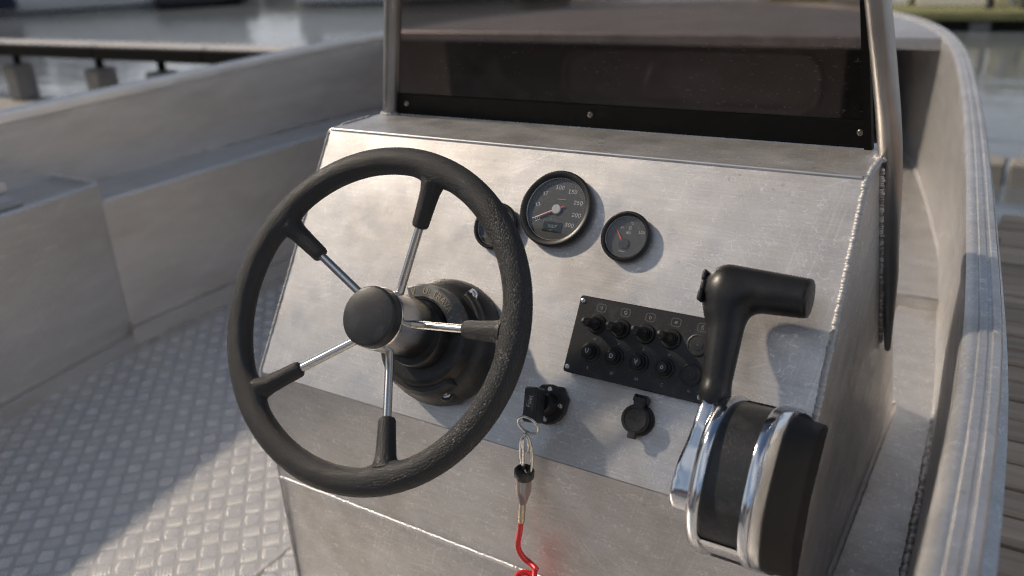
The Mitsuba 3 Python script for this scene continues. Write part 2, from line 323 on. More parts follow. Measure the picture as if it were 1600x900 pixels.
# outer hull
def outer(path, side):
    rows = [np.c_[inset(path, .002, side), zs(path[:, 1])-.034], np.c_[inset(path, .004, side), zs(path[:, 1])-.10], np.c_[inset(path, .03, side), path[:, 1]*0-.55], np.c_[inset(path, .09, side), path[:, 1]*0-.98], np.c_[path*[.25, 1]+[-.55, 0], path[:, 1]*0-1.16]]
    return tm(np.vstack(rows), grid_faces(5, len(path)))
add(WB+'__hull_plating', outer(STB, 1), 'alu_plain', True); add(WB+'__hull_plating', outer(PRT, -1), 'alu_plain', True)
# floor of tread plate: two sheets meeting in a seam beside the console
def flr(P): return thick(P, (ZF-.008, ZF))
add(WB+'__floor_plate', flr([(-1.76, -2.6), (-.60, -2.6), (-.626, .012), (-.34, .20), (-.34, 2.3), (-1.76, 2.3)]), 'alu_tread')
plab(WB+'__floor_plate', label='raised bar tread plate floor, half in shadow')
add(WB+'__floor_plate', flr([(-.597, -2.6), (.42, -2.6), (.42, .17), (-.337, .17), (-.337, .195), (-.622, .008)]), 'alu_tread')
def tread():
    g, L, hw, hh = .0396, .0158, .0022, .0012
    bar = np.array([[-L, 0, 0], [-L+.003, -hw, 0], [L-.003, -hw, 0], [L, 0, 0], [L-.003, hw, 0], [-L+.003, hw, 0],
                    [-L+.0028, -hw*.5, hh], [L-.0028, -hw*.5, hh], [L-.0028, hw*.5, hh], [-L+.0028, hw*.5, hh]])
    bf = np.array([[0, 1, 6], [1, 2, 7], [1, 7, 6], [2, 3, 7], [3, 8, 7], [3, 4, 8], [4, 5, 9], [4, 9, 8], [5, 0, 9], [0, 6, 9], [6, 7, 8], [6, 8, 9]])
    e1, e2 = np.array([1, 1])/math.sqrt(2), np.array([1, -1])/math.sqrt(2); V, Fc, k = [], [], 0
    for i in range(-70, 71):
        for j in range(-70, 71):
            c = e1*g*i+e2*g*j+np.array([-.9, .4])
            if not (-.75 < c[1] < 2.0 and wall_x(c[1])+.02 < c[0] < -.34): continue
            a, b = (e1, e2) if (i+j) % 2 else (e2, e1)
            for t in range(-2, 3):
                o = c+b*t*.0066
                if c[0] > -.36 and c[1] > -.25 and False: continue
                P = o+bar[:, :1]*a*(1 if abs(t) < 2 else .9)+bar[:, 1:2]*b; V.append(np.c_[P, bar[:, 2]+ZF]); Fc.append(bf+k); k += 10
    m = tm(np.vstack(V), np.vstack(Fc)); return m
_t = tread(); _t.fix_normals() if False else None
add(WB+'__tread_bars', _t, 'tread_worn', 50); plab(WB+'__tread_bars', kind='stuff')
add(WB+'__floor_weld', bead([[-.626, .012, ZF+.001], [-.60, -.9, ZF+.001]], .004, seed=3), 'weld')
add(WB+'__floor_weld', bead([[-.624, .010, ZF+.001], [-.36, .185, ZF+.001]], .0042, seed=4), 'weld')
fp = np.array([[wall_x(y)+.004, y, ZF+.003] for y in np.linspace(.45, 1.9, 12)])
add(WB+'__floor_weld', bead(fp, .006, step=.009, seed=5), 'weld_dirty', True)
# starboard side deck (the helm stands against it), raised step and fore platform
deck = resample(DE, 160); aft = deck[deck[:, 1] < .93]; fore = deck[deck[:, 1] >= .93]
add(WB+'__side_deck', thick([(.30, -2.6)]+[tuple(q[:2]+[.004, 0]) for q in aft]+[(.418, .945), (.30, .945)], (ZD-.01, ZD)), 'alu_sheet')
plab(WB+'__side_deck', label='narrow starboard side deck with scuffed patches')
add(WB+'__side_deck_wall', box(.302, .306, -2.6, .94, ZF, ZD-.011), 'alu_plain')
add(WB+'__deck_step', box(.06, .416, .946, .951, ZD-.01, ZD+.021), 'alu_plain')
plab(WB+'__deck_step', label='low riser across the starboard deck')
add(WB+'__fore_deck_floor', thick([(.06, .952)]+[tuple(q[:2]+[.003, 0]) for q in fore if q[1] > .955]+[(-.75, 2.75), (-.75, 2.30), (.06, 2.30)], (ZD+.008, ZD+.018)), 'alu_sheet')
add(WB+'__fore_deck_wall', box(.062, .066, .952, 2.30, ZF, ZD+.007), 'alu_plain')
jt = np.array([[q[0]-.004, q[1], ZD+.002] for q in deck if -.75 < q[1] < .94])
add(WB+'__side_weld', bead(jt, .0060, step=.0052, seed=8), 'weld_dirty', True); plab(WB+'__side_weld', label='thick rough weld along the starboard side deck')
sp = np.array([[.385+.05*RNG.random()-.02, .05+.5*RNG.random(), ZD] for _ in range(90)])
jt2 = np.array([[q[0]-.003, q[1], ZD+.020] for q in fore if q[1] < 2.2])
add(WB+'__side_weld', bead(jt2, .004, step=.006, seed=9), 'weld', True)
# foredeck with its lip, bulkhead with a rounded pressed panel
fk = STB[:, 1] > 1.97; pk = PRT[:, 1] > 1.97
S2, P2 = inset(STB, .03, 1)[fk], inset(PRT, .03, -1)[pk]
poly = [(.218, 1.965)]+[tuple(q) for q in S2]+[tuple(q) for q in P2[::-1]]+[(-1.845, 1.965)]
fd = thick(poly, (-.006, 0)); fd.vertices[:, 2] += zs(fd.vertices[:, 1])-.006
add(WB+'__foredeck', fd, 'alu_hull'); plab(WB+'__foredeck', label='sunlit foredeck plate across the bow')
add(WB+'__foredeck_lip', box(-1.845, .222, 1.952, 1.964, zs(1.96)-.040, zs(1.96)-.004, .003), 'alu_plain')
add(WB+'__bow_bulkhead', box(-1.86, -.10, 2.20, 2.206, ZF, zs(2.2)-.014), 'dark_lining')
rp = rpoly(-1.19, -.17, -.385, -.175, .085); ring = rp.difference(rpoly(-1.17, -.19, -.365, -.195, .066))
def wall_panel(P, d):
    m = trimesh.creation.extrude_polygon(P, d); w = m.vertices.copy(); m.vertices = np.stack([w[:, 0], 2.2-w[:, 2], w[:, 1]], 1); m.fix_normals(); return m
add(WB+'__bulkhead_rim', wall_panel(ring, .014), 'hatch_grey', 30); add(WB+'__bulkhead_hatch', wall_panel(rpoly(-1.168, -.192, -.363, -.197, .065), .005), 'hatch_grey')
plab(WB+'__bulkhead_hatch', label='rounded pressed panel in the bow bulkhead, seen through the smoked pane')
add(WB+'__transom', box(-1.9, .46, -2.61, -2.60, -1.1, -.21), 'alu_plain')

# port locker box against the bulwark, aft
LK = WB+'__side_locker'
def bx(y): return -1.7191+(-(y-.44))*.1863*-1*-1 if False else -1.7191+(.44-y)*.1863
y0, y1, zt = -1.2, .452, -.336
foot = [(bx(y0), y0), (bx(y1), y1)]
def locker():
    out = []
    prof = [(0, ZF), (0, -.805), (-.018, -.801), (-.018, -.767), (0, -.762), (0, zt-.005), (-.004, zt)]
    ys = np.linspace(y0, y1, 12); front = tm([[bx(y)+o, y, z] for y in ys for (o, z) in prof], grid_faces(12, 7))
    end = tm([[bx(y1), y1, ZF], [-1.95, y1, ZF], [-1.95, y1, zt], [bx(y1), y1, zt]], [[0, 1, 2], [0, 2, 3]])
    return cat(front, end)
add(LK, locker(), 'alu_hull', 25); plab(LK, label='box locker along the port side, beside the side shelf')
add(WB+'__locker_top', thick([(bx(y0)-.004, y0), (bx(y1)-.004, y1-.002), (-1.944, y1-.002), (-1.94, y0)], (zt-.016, zt-.010)), 'alu_hull')
add(WB+'__locker_rim', box(-1.944, bx(y1)-.002, y1-.010, y1-.001, zt-.02, zt+.006, .002), 'alu_bright')
add(WB+'__locker_rim', cat(loft(np.array([[bx(y0)-.004, y0, zt], [bx(y1)-.004, y1, zt]]), np.array([[bx(y0)-.016, y0, zt], [bx(y1)-.016, y1, zt]])), loft(np.array([[bx(y0)-.016, y0, zt], [bx(y1)-.016, y1, zt]]), np.array([[bx(y0)-.016, y0, zt-.012], [bx(y1)-.016, y1, zt-.012]]))), 'alu_bright')
add(WB+'__locker_hatch', box(-1.93, -1.73, -.55, .245, zt-.009, zt+.012, .004), 'alu_hull')
add(WB+'__locker_hatch', box(-1.94, -1.82, .05, .262, zt+.0125, zt+.05, .006), 'alu_bright')

add(WB+'__locker_edge', tube([[bx(y)-.004, y, zt-.0045] for y in np.linspace(y0, y1-.004, 10)], .0055, 14), 'alu_bright', True)

# ================================================================== THE HELM CONSOLE
HC = thing('helm_console', 'worn bare aluminium helm console with sloping dash, welded to the boat floor', 'console')
t = .004
REAR = [(.150, 0.0), (.515, ZD), (.515, ZF)]
def plate(P, Q, R, S, inner):
    """a sheet between four corners with thickness towards inner"""
    A = np.array([P, Q, R, S], float); d = np.asarray(inner, float)*t
    return trimesh.convex.convex_hull(np.vstack([A, A+d]))
add(HC+'__dash_panel', plate(P3(-HW, -.002), P3(HW, -.002), P3(HW, -HP), P3(-HW, -HP), -n), 'alu_sheet'); plab(HC+'__dash_panel', label='sloping dash panel with swirling rub marks')
add(HC+'__upper_front_panel', plate((-HW, YB, ZB-.001), (HW, YB, ZB-.001), (HW, YB, ZWELD), (-HW, YB, ZWELD), (0, 1, 0)), 'alu_sheet')
add(HC+'__lower_front_panel', plate((-HW, YB+.003, ZWELD-.0005), (HW, YB+.003, ZWELD-.0005), (HW, YB+.003, ZF), (-HW, YB+.003, ZF), (0, 1, 0)), 'alu_sheet')
add(HC+'__top_shelf', plate((-HW, .001, 0), (HW, .001, 0), (HW, .150, 0), (-HW, .150, 0), (0, 0, -1)), 'alu_sheet')
sp_ = [(-.0005, -.0005), (YB+.0045, ZB), (YB+.0045, ZF)]+[(.511, ZF), (.511, ZD), (.148, -.001)]
for x in (HW-.001, -HW+.001):
    s = 1 if x > 0 else -1
    add(HC+'__side_panel', prism_x(sp_, x-.002, x+.002), 'alu_sheet'); 
plab(HC+'__side_panel', label='starboard side plate in shade')
add(HC+'__rear_panel', plate((-HW+.004, .1485, -.004), (HW-.004, .1485, -.004), (HW-.004, .5115, ZD), (-HW+.004, .5115, ZD), (0, -.8, -.5)), 'alu_plain')
add(HC+'__rear_panel', plate((-HW+.004, .5115, ZD), (HW-.004, .5115, ZD), (HW-.004, .5115, ZF), (-HW+.004, .5115, ZF), (0, -1, 0)), 'alu_plain')
for s in (1, -1):
    pth = [np.array([s*HW, .085, .0005]), np.array([s*(HW-.0), .03, .0005]), P3(s*HW, -.006, .0), P3(s*HW, -HP, .0), np.array([s*HW, YB, ZWELD]), np.array([s*HW, YB+.003, ZF])]
    add(HC+'__corner_weld', bead(pth, .0036 if s > 0 else .0020, step=.0030, seed=20+s, flat=.9), 'weld', True)
plab(HC+'__corner_weld', label='rippled weld bead down the starboard edge of the dash')
add(HC+'__seam_weld', bead([[-HW, YB, ZWELD], [HW, YB, ZWELD]], .0030, step=.0024, seed=30, flat=.9), 'alu_bright', True); plab(HC+'__seam_weld', label='bright horizontal weld seam across the front')
add(HC+'__deck_weld', bead([[HW+.003, -.8, ZD+.002], [HW+.003, .50, ZD+.002]], .005, step=.0055, seed=31), 'weld', True)
add(HC+'__deck_weld', bead([[HW+.003, .515, ZD+.002], [.31, .515, ZD+.002]], .005, step=.0055, seed=32), 'weld', True)
add(HC+'__edge_rib', tube([[-HW+.004, -.0005, -.0012], [HW-.004, -.0005, -.0012]], .0022, 10), 'alu_bright', True)

# ------------------------------------------------------------------ windscreen
WS = thing('windscreen', 'smoked brown windscreen pane in a bare tube frame on top of the console', 'windscreen')
AL = math.radians(-10)
def lean(k): return np.array([0, k*math.sin(AL), k*math.cos(AL)])
LB, RB = np.array([-.3453, .1185, 0]), np.array([.3672, .086, 0])
def post(B, dx, s):
    top = B+lean(.62)+np.array([dx*.62, 0, 0]); low = np.array([s*.3695, .250, -.286])
    if s > 0:
        pts = [low+np.array([0, .012, -.02]), low, np.array([.369, .190, -.183]), np.array([.3685, .130, -.088]), B+lean(.0), B+lean(.15)+[dx*.15, 0, 0], top]
        r = [.004, .0115, .0125, .0125, .0125, .0125, .0125]
        return tube(smooth_path(pts, 10), np.interp(np.linspace(0, 6, 70), range(7), r), 24)
    return tube([B-lean(.0), B+lean(.3)+[dx*.3, 0, 0], top], .0125, 24)
add(WS+'__frame_post', post(LB, .29, -1), 'tube_metal', 40); add(WS+'__frame_post', post(RB, -.15, 1), 'tube_metal', 40)
tl, tr = LB+lean(.62)+np.array([.29*.62, 0, 0]), RB+lean(.62)+np.array([-.15*.62, 0, 0])
add(WS+'__top_rail', tube([tl, tr], .0125, 20), 'alu_plain', 40)
add(WS+'__base_weld', bead([LB+[.0135*math.cos(a), .0135*math.sin(a), .001] for a in np.linspace(0, 2*math.pi, 20)], .0028, seed=40), 'weld', True)
add(WS+'__base_weld', bead([RB+[-.0135*math.cos(a), .0135*math.sin(a)-.002, .0005] for a in np.linspace(-1.3, 1.3, 16)], .0028, seed=41), 'weld', True)
add(WS+'__side_weld', bead([[.3625, .236, -.284], [.3625, .180, -.186], [.3625, .118, -.09], [.3625, .07, -.01]], .0035, step=.004, seed=42), 'weld_dirty', True)
# strip and pane: plane through y=.112 at the foot, leaning with the posts
def wsp(x, k, off=0.0): return np.array([x, .122, .004])+lean(k)+off*np.array([0, -math.cos(AL), math.sin(AL)])
def slab(c, o0, o1): # c: [(x, k)] corners
    return trimesh.convex.convex_hull(np.array([wsp(x, k, o) for (x, k) in c for o in (o0, o1)]))
add(WS+'__base_strip', slab([(-.338, -.002), (.343, -.002), (.339, .029), (-.334, .029)], .0, .006), 'black_strip'); plab(WS+'__base_strip', label='black clamping strip along the foot of the pane')
add(WS+'__pane', tm([wsp(-.334, .029, .003), wsp(.340, .029, .003), wsp(.283, .56, .003), wsp(-.178, .56, .003)], [[0, 1, 2], [0, 2, 3]]), 'smoked_pane'); plab(WS+'__pane', label='dusty smoked brown pane')
add(WS+'__edge_trim', slab([(.338, -.028), (.346, -.028), (.290, .56), (.282, .56)], -.003, .009), 'black_strip')
add(WS+'__edge_trim', slab([(-.335, .0), (-.3315, .0), (-.176, .56), (-.180, .56)], .0, .007), 'black_strip')
for x, k in ((-.309, .015), (-.004, .016), (.330, .016)):
    c = frame(wsp(x, k, .006), [1, 0, 0], lean(1), np.array([0, -math.cos(AL), math.sin(AL)]))
    add(WS+'__screw', put(lathe([(0, .0012), (.0012, .0012), (.0016, .0022), (.0030, .0019), (.0042, 0.0)], 20), c), 'dull_steel', 40)

# ================================================================== STEERING WHEEL
SW = thing('steering_wheel', 'black five spoke steering wheel with stainless spokes and round hub cap', 'steering wheel')
cW, w0, RW_, rt = (-.0713, -.2537), .16, .1712, .0143
Nw = n+.0777*u-.0052*v; Nw /= np.linalg.norm(Nw); Uw = np.cross(v, Nw); Uw /= np.linalg.norm(Uw); Vw = np.cross(Nw, Uw)
WF = frame(P3(cW[0], cW[1], w0), Uw, Vw, Nw)
SPK = [math.radians(a) for a in (78, 150, 222.5, 294.5, 5.5)]
def rim():
    na, nb = 220, 28; V, UV = [], []
    for i in range(na+1):
        A = 2*math.pi*i/na
        for j in range(nb+1):
            B = 2*math.pi*j/nb
            fl = sum(math.exp(-((math.remainder(A-s, 2*math.pi)*RW_/.016)**2)) for s in SPK)
            r = rt*(1+.05*math.cos(2*B)); rr = RW_+r*math.cos(B)-fl*.006*max(0, -math.cos(B))**2
            V.append([rr*math.cos(A), rr*math.sin(A), r*.97*math.sin(B)]); UV.append([i/na*2*math.pi*RW_/.0031, j/nb*2*math.pi*rt/.0031])
    return tm(V, grid_faces(na+1, nb+1)), np.array(UV)
m_, uv_ = rim(); add(SW+'__rim', put(m_, WF), 'pu_grip', True, uv=uv_); plab(SW+'__rim', label='grained black rim')
ZH = -.030   # height of the spoke roots against the rim plane
for a in SPK:
    d = np.array([math.cos(a), math.sin(a), 0]); A0, A1 = d*.030+[0, 0, ZH-.006], d*(RW_-.004)
    D = (A1-A0)/np.linalg.norm(A1-A0); L = np.linalg.norm(A1-A0)
    k = add(SW+'__spoke', put(tube([A0, A0+D*(L-.03)], .0046, 18), WF), 'stainless', 40)
    N1 = np.cross(D, [0, 0, 1]); N1 /= np.linalg.norm(N1); N2 = np.cross(N1, D); V, UV = [], []
    nz, nb = 26, 24; prof = [(-.062, .0), (-.0618, .0066), (-.0605, .0084), (-.058, .0092), (-.04, .0098), (-.022, .0108), (-.014, .0126), (-.010, .0155), (-.007, .0185)]
    for (z, r) in prof:
        for j in range(nb+1):
            b = 2*math.pi*j/nb; q = A1+D*z+N1*r*math.cos(b)+N2*min(r, .0128)*math.sin(b); V.append(q); UV.append([z/.0031, b*.0098/.0031])
    add(SW+'__spoke_grip', put(tm(V, grid_faces(len(prof), nb+1)), WF), 'pu_grip', True, uv=np.array(UV))
HF = WF@frame([0, 0, 0], [1, 0, 0], [0, 1, 0], [0, 0, 1])
add(SW+'__hub', put(lathe([(0, -.012), (.0335, -.012), (.0343, -.0135), (.0345, -.016), (.0345, -.094), (.033, -.097), (0, -.097)], 64), WF), 'hub_steel', 40); plab(SW+'__hub', label='polished metal hub barrel')
add(SW+'__hub_cap', put(lathe([(0, .0045), (.004, .0045), (.012, .0044), (.022, .0038), (.0285, .0022)]+[(.0288+.0042*math.sin(t), -.002+.0042*math.cos(t)) for t in np.linspace(.25, 1.57, 6)]+[(.0332, -.0118), (0, -.0118)], 72), WF), 'cap_plastic', 50); plab(SW+'__hub_cap', label='domed black hub cap')
d = np.array([math.cos(SPK[4]), math.sin(SPK[4]), 0]); add(SW+'__spoke_ring', put(lathe([(.0046, -.001), (.0054, -.001), (.0054, .001), (.0046, .001)], 20), WF@frame(d*.05+[0, 0, ZH-.0025], [0, 0, 1], np.cross(d, [0, 0, 1]), d)), 'black_rubber', 40)

# ------------------------------------------------------------------ tilting helm unit behind the wheel
TU = thing('tilt_helm', 'black tilting steering helm unit bolted to the dash behind the wheel', 'helm unit')
BF = PF(-.0735, -.2570)
add(TU+'__base', put(lathe([(.0765, 0), (.0775, .003), (.077, .012), (.0745, .024), (.068, .034), (.062, .038), (.058, .052), (.052, .056), (0, .056)], 72), BF), 'cast_black', 35)
add(TU+'__collar', put(lathe([(.0385, .050), (.040, .052), (.040, .070), (.0375, .074), (0, .074)], 60), BF), 'black_satin', 40)
def sector(r0, r1, a0, a1, k=24):
    a = np.radians(np.linspace(a0, a1, k)); return sg.Polygon([(r1*math.cos(t), r1*math.sin(t)) for t in a]+[(r0*math.cos(t), r0*math.sin(t)) for t in a[::-1]])
add(TU+'__tilt_lever', put(bevel_prism(sector(.041, .0595, 14, 122), .045, .068, .003), BF), 'cast_grey', 30); plab(TU+'__tilt_lever', label='grey curved tilt lever with raised lettering')
add(TU+'__rib', put(bevel_prism(sector(.0635, .072, 18, 62), .02, .040, .003), BF), 'cast_black', 30)
add(TU+'__lower_lip', put(bevel_prism(sector(.046, .0690, 198, 318), .03, .046, .004), BF), 'cast_black', 30)
for ch, a in zip('VULTRAVA', (112, 92, 84, 76, 68, 60, 52, 44)):
    tmn = meshkit.text_mesh(ch, .0072, .0006); tmn.apply_translation([-tmn.bounds[:, 0].mean(), -.0036, 0])
    r = math.radians(a); add(TU+'__raised_letter', put(tmn, BF@frame([.0505*math.cos(r), .0505*math.sin(r), .068], [math.sin(r), -math.cos(r), 0], [math.cos(r), math.sin(r), 0], [0, 0, 1])), 'print_gold')
def cap_screw(key, M, r=.0048, h=.004, mat='stainless'):
    k = add(key, put(lathe([(0, h*.35), (r*.42, h*.35), (r*.46, h), (r*.9, h*.95), (r, h*.6), (r, 0)], 24), M), mat, 40)
    add(k+'__washer', put(lathe([(r*1.02, 0), (r*1.02, h*.3), (r*1.5, h*.26), (r*1.6, 0)], 24), M), mat, 40); return k
boss = put(lathe([(0, .024), (.0105, .024), (.0125, .021), (.013, .0)], 32), BF@frame([.0345, -.0562, .004], [1, 0, 0], [0, 1, 0], [0, 0, 1]))
add(TU+'__bolt_boss', boss, 'cast_black', 35)
for (a, b, w) in ((.0345, -.0562, .0282), (.038, .0600, .031)):
    cap_screw(TU+'__bolt', BF@frame([a, b, w], [1, 0, 0], [0, 1, 0], [0, 0, 1]))

# ================================================================== GAUGES
def text_on(key, s, h, M, mat, c=(0, 0), rot=0.0, depth=.0001):
    m = meshkit.text_mesh(s, h, depth); b = m.bounds.mean(0); m.apply_translation([-b[0], -b[1], 0])
    r = math.radians(rot); return add(key, put(m, M@frame([c[0], c[1], 0], [math.cos(r), math.sin(r), 0], [-math.sin(r), math.cos(r), 0], [0, 0, 1])), mat)
def gauge(name, label, a, b, R):
    g = thing(name, label, 'gauge', 'round gauges on the dash'); M = PF(a, b)
    h = .0105
    add(g+'__bezel', put(lathe([(R-.002, 0), (R-.0008, .0035), (R, .006), (R-.0004, h-.0014), (R-.0022, h), (R*.90, h), (R*.84, h-.0014), (R*.805, h-.0045), (R*.805, .003)], 96), M), 'black_satin', 35)
    add(g+'__dial', put(lathe([(0, .0038), (R*.806, .0038)], 64), M), 'dial_black')
    add(g+'__bezel_lip', put(lathe([(R*.806, h-.0044), (R*.815, h-.0034), (R*.818, h-.0032), (R*.808, h-.0044)], 72), M), 'hub_silver', 30)
    add(g+'__lens', put(lathe([(0, h-.0040), (R*.806, h-.0040)], 64), M), 'lens')
    return g, M@frame([0, 0, .0040], [1, 0, 0], [0, 1, 0], [0, 0, 1])
def ticks(M, R, a0, a1, k, l0, l1, w, big=None):
    out = []
    for i in range(k+1):
        a = math.radians(a0+(a1-a0)*i/k); L = l1*.93 if big and i % big else l1*.88
        m = box(L*R, R*l1, -w/2, w/2, 0, .0001); out.append(put(m, frame([0, 0, 0], [math.cos(a), math.sin(a), 0], [-math.sin(a), math.cos(a), 0], [0, 0, 1])))
    return put(cat(*out), M)
def needle(key, M, a, L, tail, w, mat, z=.0014):
    r = math.radians(a); m = trimesh.creation.extrude_polygon(sg.Polygon([(-tail, -w*.7), (-tail, w*.7), (L, w*.22), (L, -w*.22)]), .0005)
    return add(key, put(m, M@frame([0, 0, z], [math.cos(r), math.sin(r), 0], [-math.sin(r), math.cos(r), 0], [0, 0, 1])), mat)
g1, D1 = gauge('engine_gauge', 'large central gauge with pale needle and small display window', .0308, -.0752, .0466)
R = .0466
add(g1+'__tick_marks', ticks(D1, R, 218, -38, 50, .7, .76, .0004, 5), 'print_grey')
for s, a, rr, sz in (('10', 212, .57, .0042), ('11', 172, .57, .0042), ('17', 138, .57, .0042), ('100', 95, .58, .0046), ('150', 57, .60, .0046), ('250', 23, .60, .0046), ('200', -8, .59, .0046), ('300', -38, .58, .0046)):
    text_on(g1+'__numeral', s, sz, D1, 'print_white', (R*rr*math.cos(math.radians(a)), R*rr*math.sin(math.radians(a))), (a-90)*.25 if a > 90 else 0)
text_on(g1+'__unit_text', 'K:h A', .0020, D1, 'print_grey', (-.001, -.0125))
sq = np.array([[-.005+.0005*i, .0012*math.sin(i*1.9)*(.5+.5*math.cos(i*.7)), 0.0002] for i in range(21)])
add(g1+'__emblem', put(tube(sq, .00035, 6), D1@frame([.004, .0125, 0], [1, .05, 0], [0, 1, 0], [0, 0, 1])), 'print_yellow')
k = add(g1+'__display', put(bevel_prism(rpoly(-.0125, .0125, -.0275, -.0155, .0008), 0, .0004, .0002), D1), 'lcd')
text_on(k+'__digits', '1:2:7', .0034, D1@frame([0, 0, .0005], [1, 0, 0], [0, 1, 0], [0, 0, 1]), 'print_green', (0, -.0205))
text_on(k+'__small_digits', 'h 00', .0016, D1@frame([0, 0, .0005], [1, 0, 0], [0, 1, 0], [0, 0, 1]), 'print_grey', (-.002, -.0255))
needle(g1+'__needle', D1, 207, .032, -.004, .0014, 'needle_pale', .0012); needle(g1+'__needle', D1@frame([0, 0, .0003], [1, 0, 0], [0, 1, 0], [0, 0, 1]), 209, .024, -.004, .0007, 'needle_red', .0014)
needle(g1+'__needle_tail', D1, 27, .0105, -.004, .0014, 'needle_red', .0012)
add(g1+'__needle_hub', put(lathe([(0, .0022), (.0052, .0022), (.0060, .0014), (.0060, 0)], 32), D1), 'hub_silver', 40)
g2, D2 = gauge('temperature_gauge', 'small gauge to starboard of the large one, with a red needle', .1256, -.0962, .0293)
add(g2+'__tick_marks', ticks(D2, .0293, 150, 15, 8, .6, .66, .00035, 2), 'print_grey')
for s, x, y, sz in (('°C', .003, .0165, .0024), ('0', .002, .011, .0036), ('80', .001, .0055, .0030), ('120', .0165, .0075, .0028), ('40', -.008, .0105, .0024), ('-', .012, .0105, .002)):
    text_on(g2+'__numeral', s, sz, D2, 'print_white', (x, y))
text_on(g2+'__unit_text', 'volteu', .0019, D2, 'print_white', (-.002, -.0165))
needle(g2+'__needle', D2@frame([-.003, -.006, 0], [1, 0, 0], [0, 1, 0], [0, 0, 1]), 128, .0155, -.003, .0011, 'needle_red')
add(g2+'__needle_cover', put(lathe([(0, .0016), (.0052, .0016), (.0058, .001), (.0058, 0)], 32), D2@frame([-.001, -.0075, 0], [1, 0, 0], [0, 1, 0], [0, 0, 1])), 'black_plastic', 40)
g3, D3 = gauge('fuel_gauge', 'small gauge half hidden behind the steering wheel rim', -.0443, -.1062, .0295)
add(g3+'__tick_marks', ticks(D3, .0295, 150, 15, 8, .6, .66, .00035, 2), 'print_grey')
needle(g3+'__needle', D3@frame([0, -.006, 0], [1, 0, 0], [0, 1, 0], [0, 0, 1]), 60, .015, -.003, .0011, 'needle_red')

# ================================================================== SWITCH PANEL
SP = thing('switch_panel', 'black rectangular switch panel with four toggles, four push buttons and blanks', 'switch panel')
X0, X1, Y0, Y1 = .0915, .2535, -.2575, -.1700
add(SP+'__gasket', put(bevel_prism(rpoly(X0+.002, X1-.002, Y0+.002, Y1-.002, .002), 0, .004, .0006), PF(0, 0)), 'black_rubber', 30)
add(SP+'__face_plate', put(bevel_prism(rpoly(X0, X1, Y0, Y1, .003), .0042, .0105, .0010), PF(0, 0)), 'black_plastic', 30)
C5 = [.1187+.0289*i for i in range(5)]; H = .0105
for x, y in ((X0+.0046, Y1-.006), (X0+.0048, Y0+.006), (X1-.0046, Y1-.006), (X1-.0048, Y0+.006)):
    add(SP+'__screw', put(lathe([(0, .0006), (.0011, .0006), (.0014, .0016), (.0026, .0013), (.0032, 0)], 20), PF(x, y, H)), 'stainless', 40)
for i, x in enumerate(C5[:4]):
    M = PF(x, -.1990, H); k = add(SP+'__toggle_switch', put(lathe([(.0108, 0), (.0108, .0018), (.0098, .003), (.0082, .003), (.0078, .0055), (0, .0056)], 36), M), 'black_satin', 40)
    tl_ = np.array([-.30, -.12+.05*i, 1]); tl_ /= np.linalg.norm(tl_); o = np.array([0, 0, .0045]); s = np.linspace(0, 1, 14)
    rr = np.interp(s, [0, .25, .45, .7, .9, .97, 1], [.0072, .0062, .0050, .0050, .0047, .0032, .0004])
    add(k+'__boot', put(tube([o+tl_*q*.021 for q in s], rr, 20), M), 'black_rubber', True)
    for q in range(1):
        add(k+'__boot_ring', put(lathe([(.0062, .0085), (.0068, .0092), (.0062, .01)], 24), M@frame(tl_*0, [1, 0, 0], [0, 1, 0], [0, 0, 1])), 'black_rubber', 40)
    M2 = PF(x+.0003, -.2303, H); k = add(SP+'__push_button', put(lathe([(.0108, 0), (.0108, .0014), (.0098, .0024), (.0085, .0024), (.0082, .0050), (.0072, .0062), (.0062, .0062), (.0060, .0095), (.0052, .0105), (0, .0106)], 36), M2), 'black_satin', 40)
    lab = ('U', 'D', 'V', 'o')[i]; text_on(k+'__symbol', lab, .0046, M2@frame([0, 0, .0106], [1, 0, 0], [0, 1, 0], [0, 0, 1]), 'print_white', (0, 0))
for y in (-.1995, -.2310):
    k = add(SP+'__blanking_plug', put(lathe([(.0118, 0), (.0118, .001), (.0110, .0016), (.0098, .0016), (.0096, .001), (.0062, .0011), (.0060, .0016), (0, .0017)], 40), PF(C5[4], y, H)), 'black_plastic', 40)
    text_on(k+'__symbol', '+', .002, PF(C5[4], y, H+.0017), 'print_grey')
def icon_frame(x, y, s): 
    R_ = rpoly(x-s, x+s, y-s*.85, y+s*.85, s*.55); return put(trimesh.creation.extrude_polygon(R_.difference(R_.buffer(-.0009)), .0002), PF(0, 0, H))
for i, x in enumerate(C5):
    k = add(SP+'__icon', icon_frame(x+.0010, -.1805, .0056), 'print_dim')
    text_on(SP+'__icon_mark', ('o', 'Q', 'b', 'e', 'S')[i], .0040, PF(x+.0010, -.1805, H), 'print_grey')
    text_on(SP+'__icon_mark', ('5', 'W', 'M', 'C', 'n')[i], .0034, PF(x+.0012, -.2478, H), 'print_grey')
    if i < 4: text_on(SP+'__icon_mark', ('o', 'x', 'a', 'w')[i], .0030, PF(x+.0014, -.2155, H), 'print_grey')

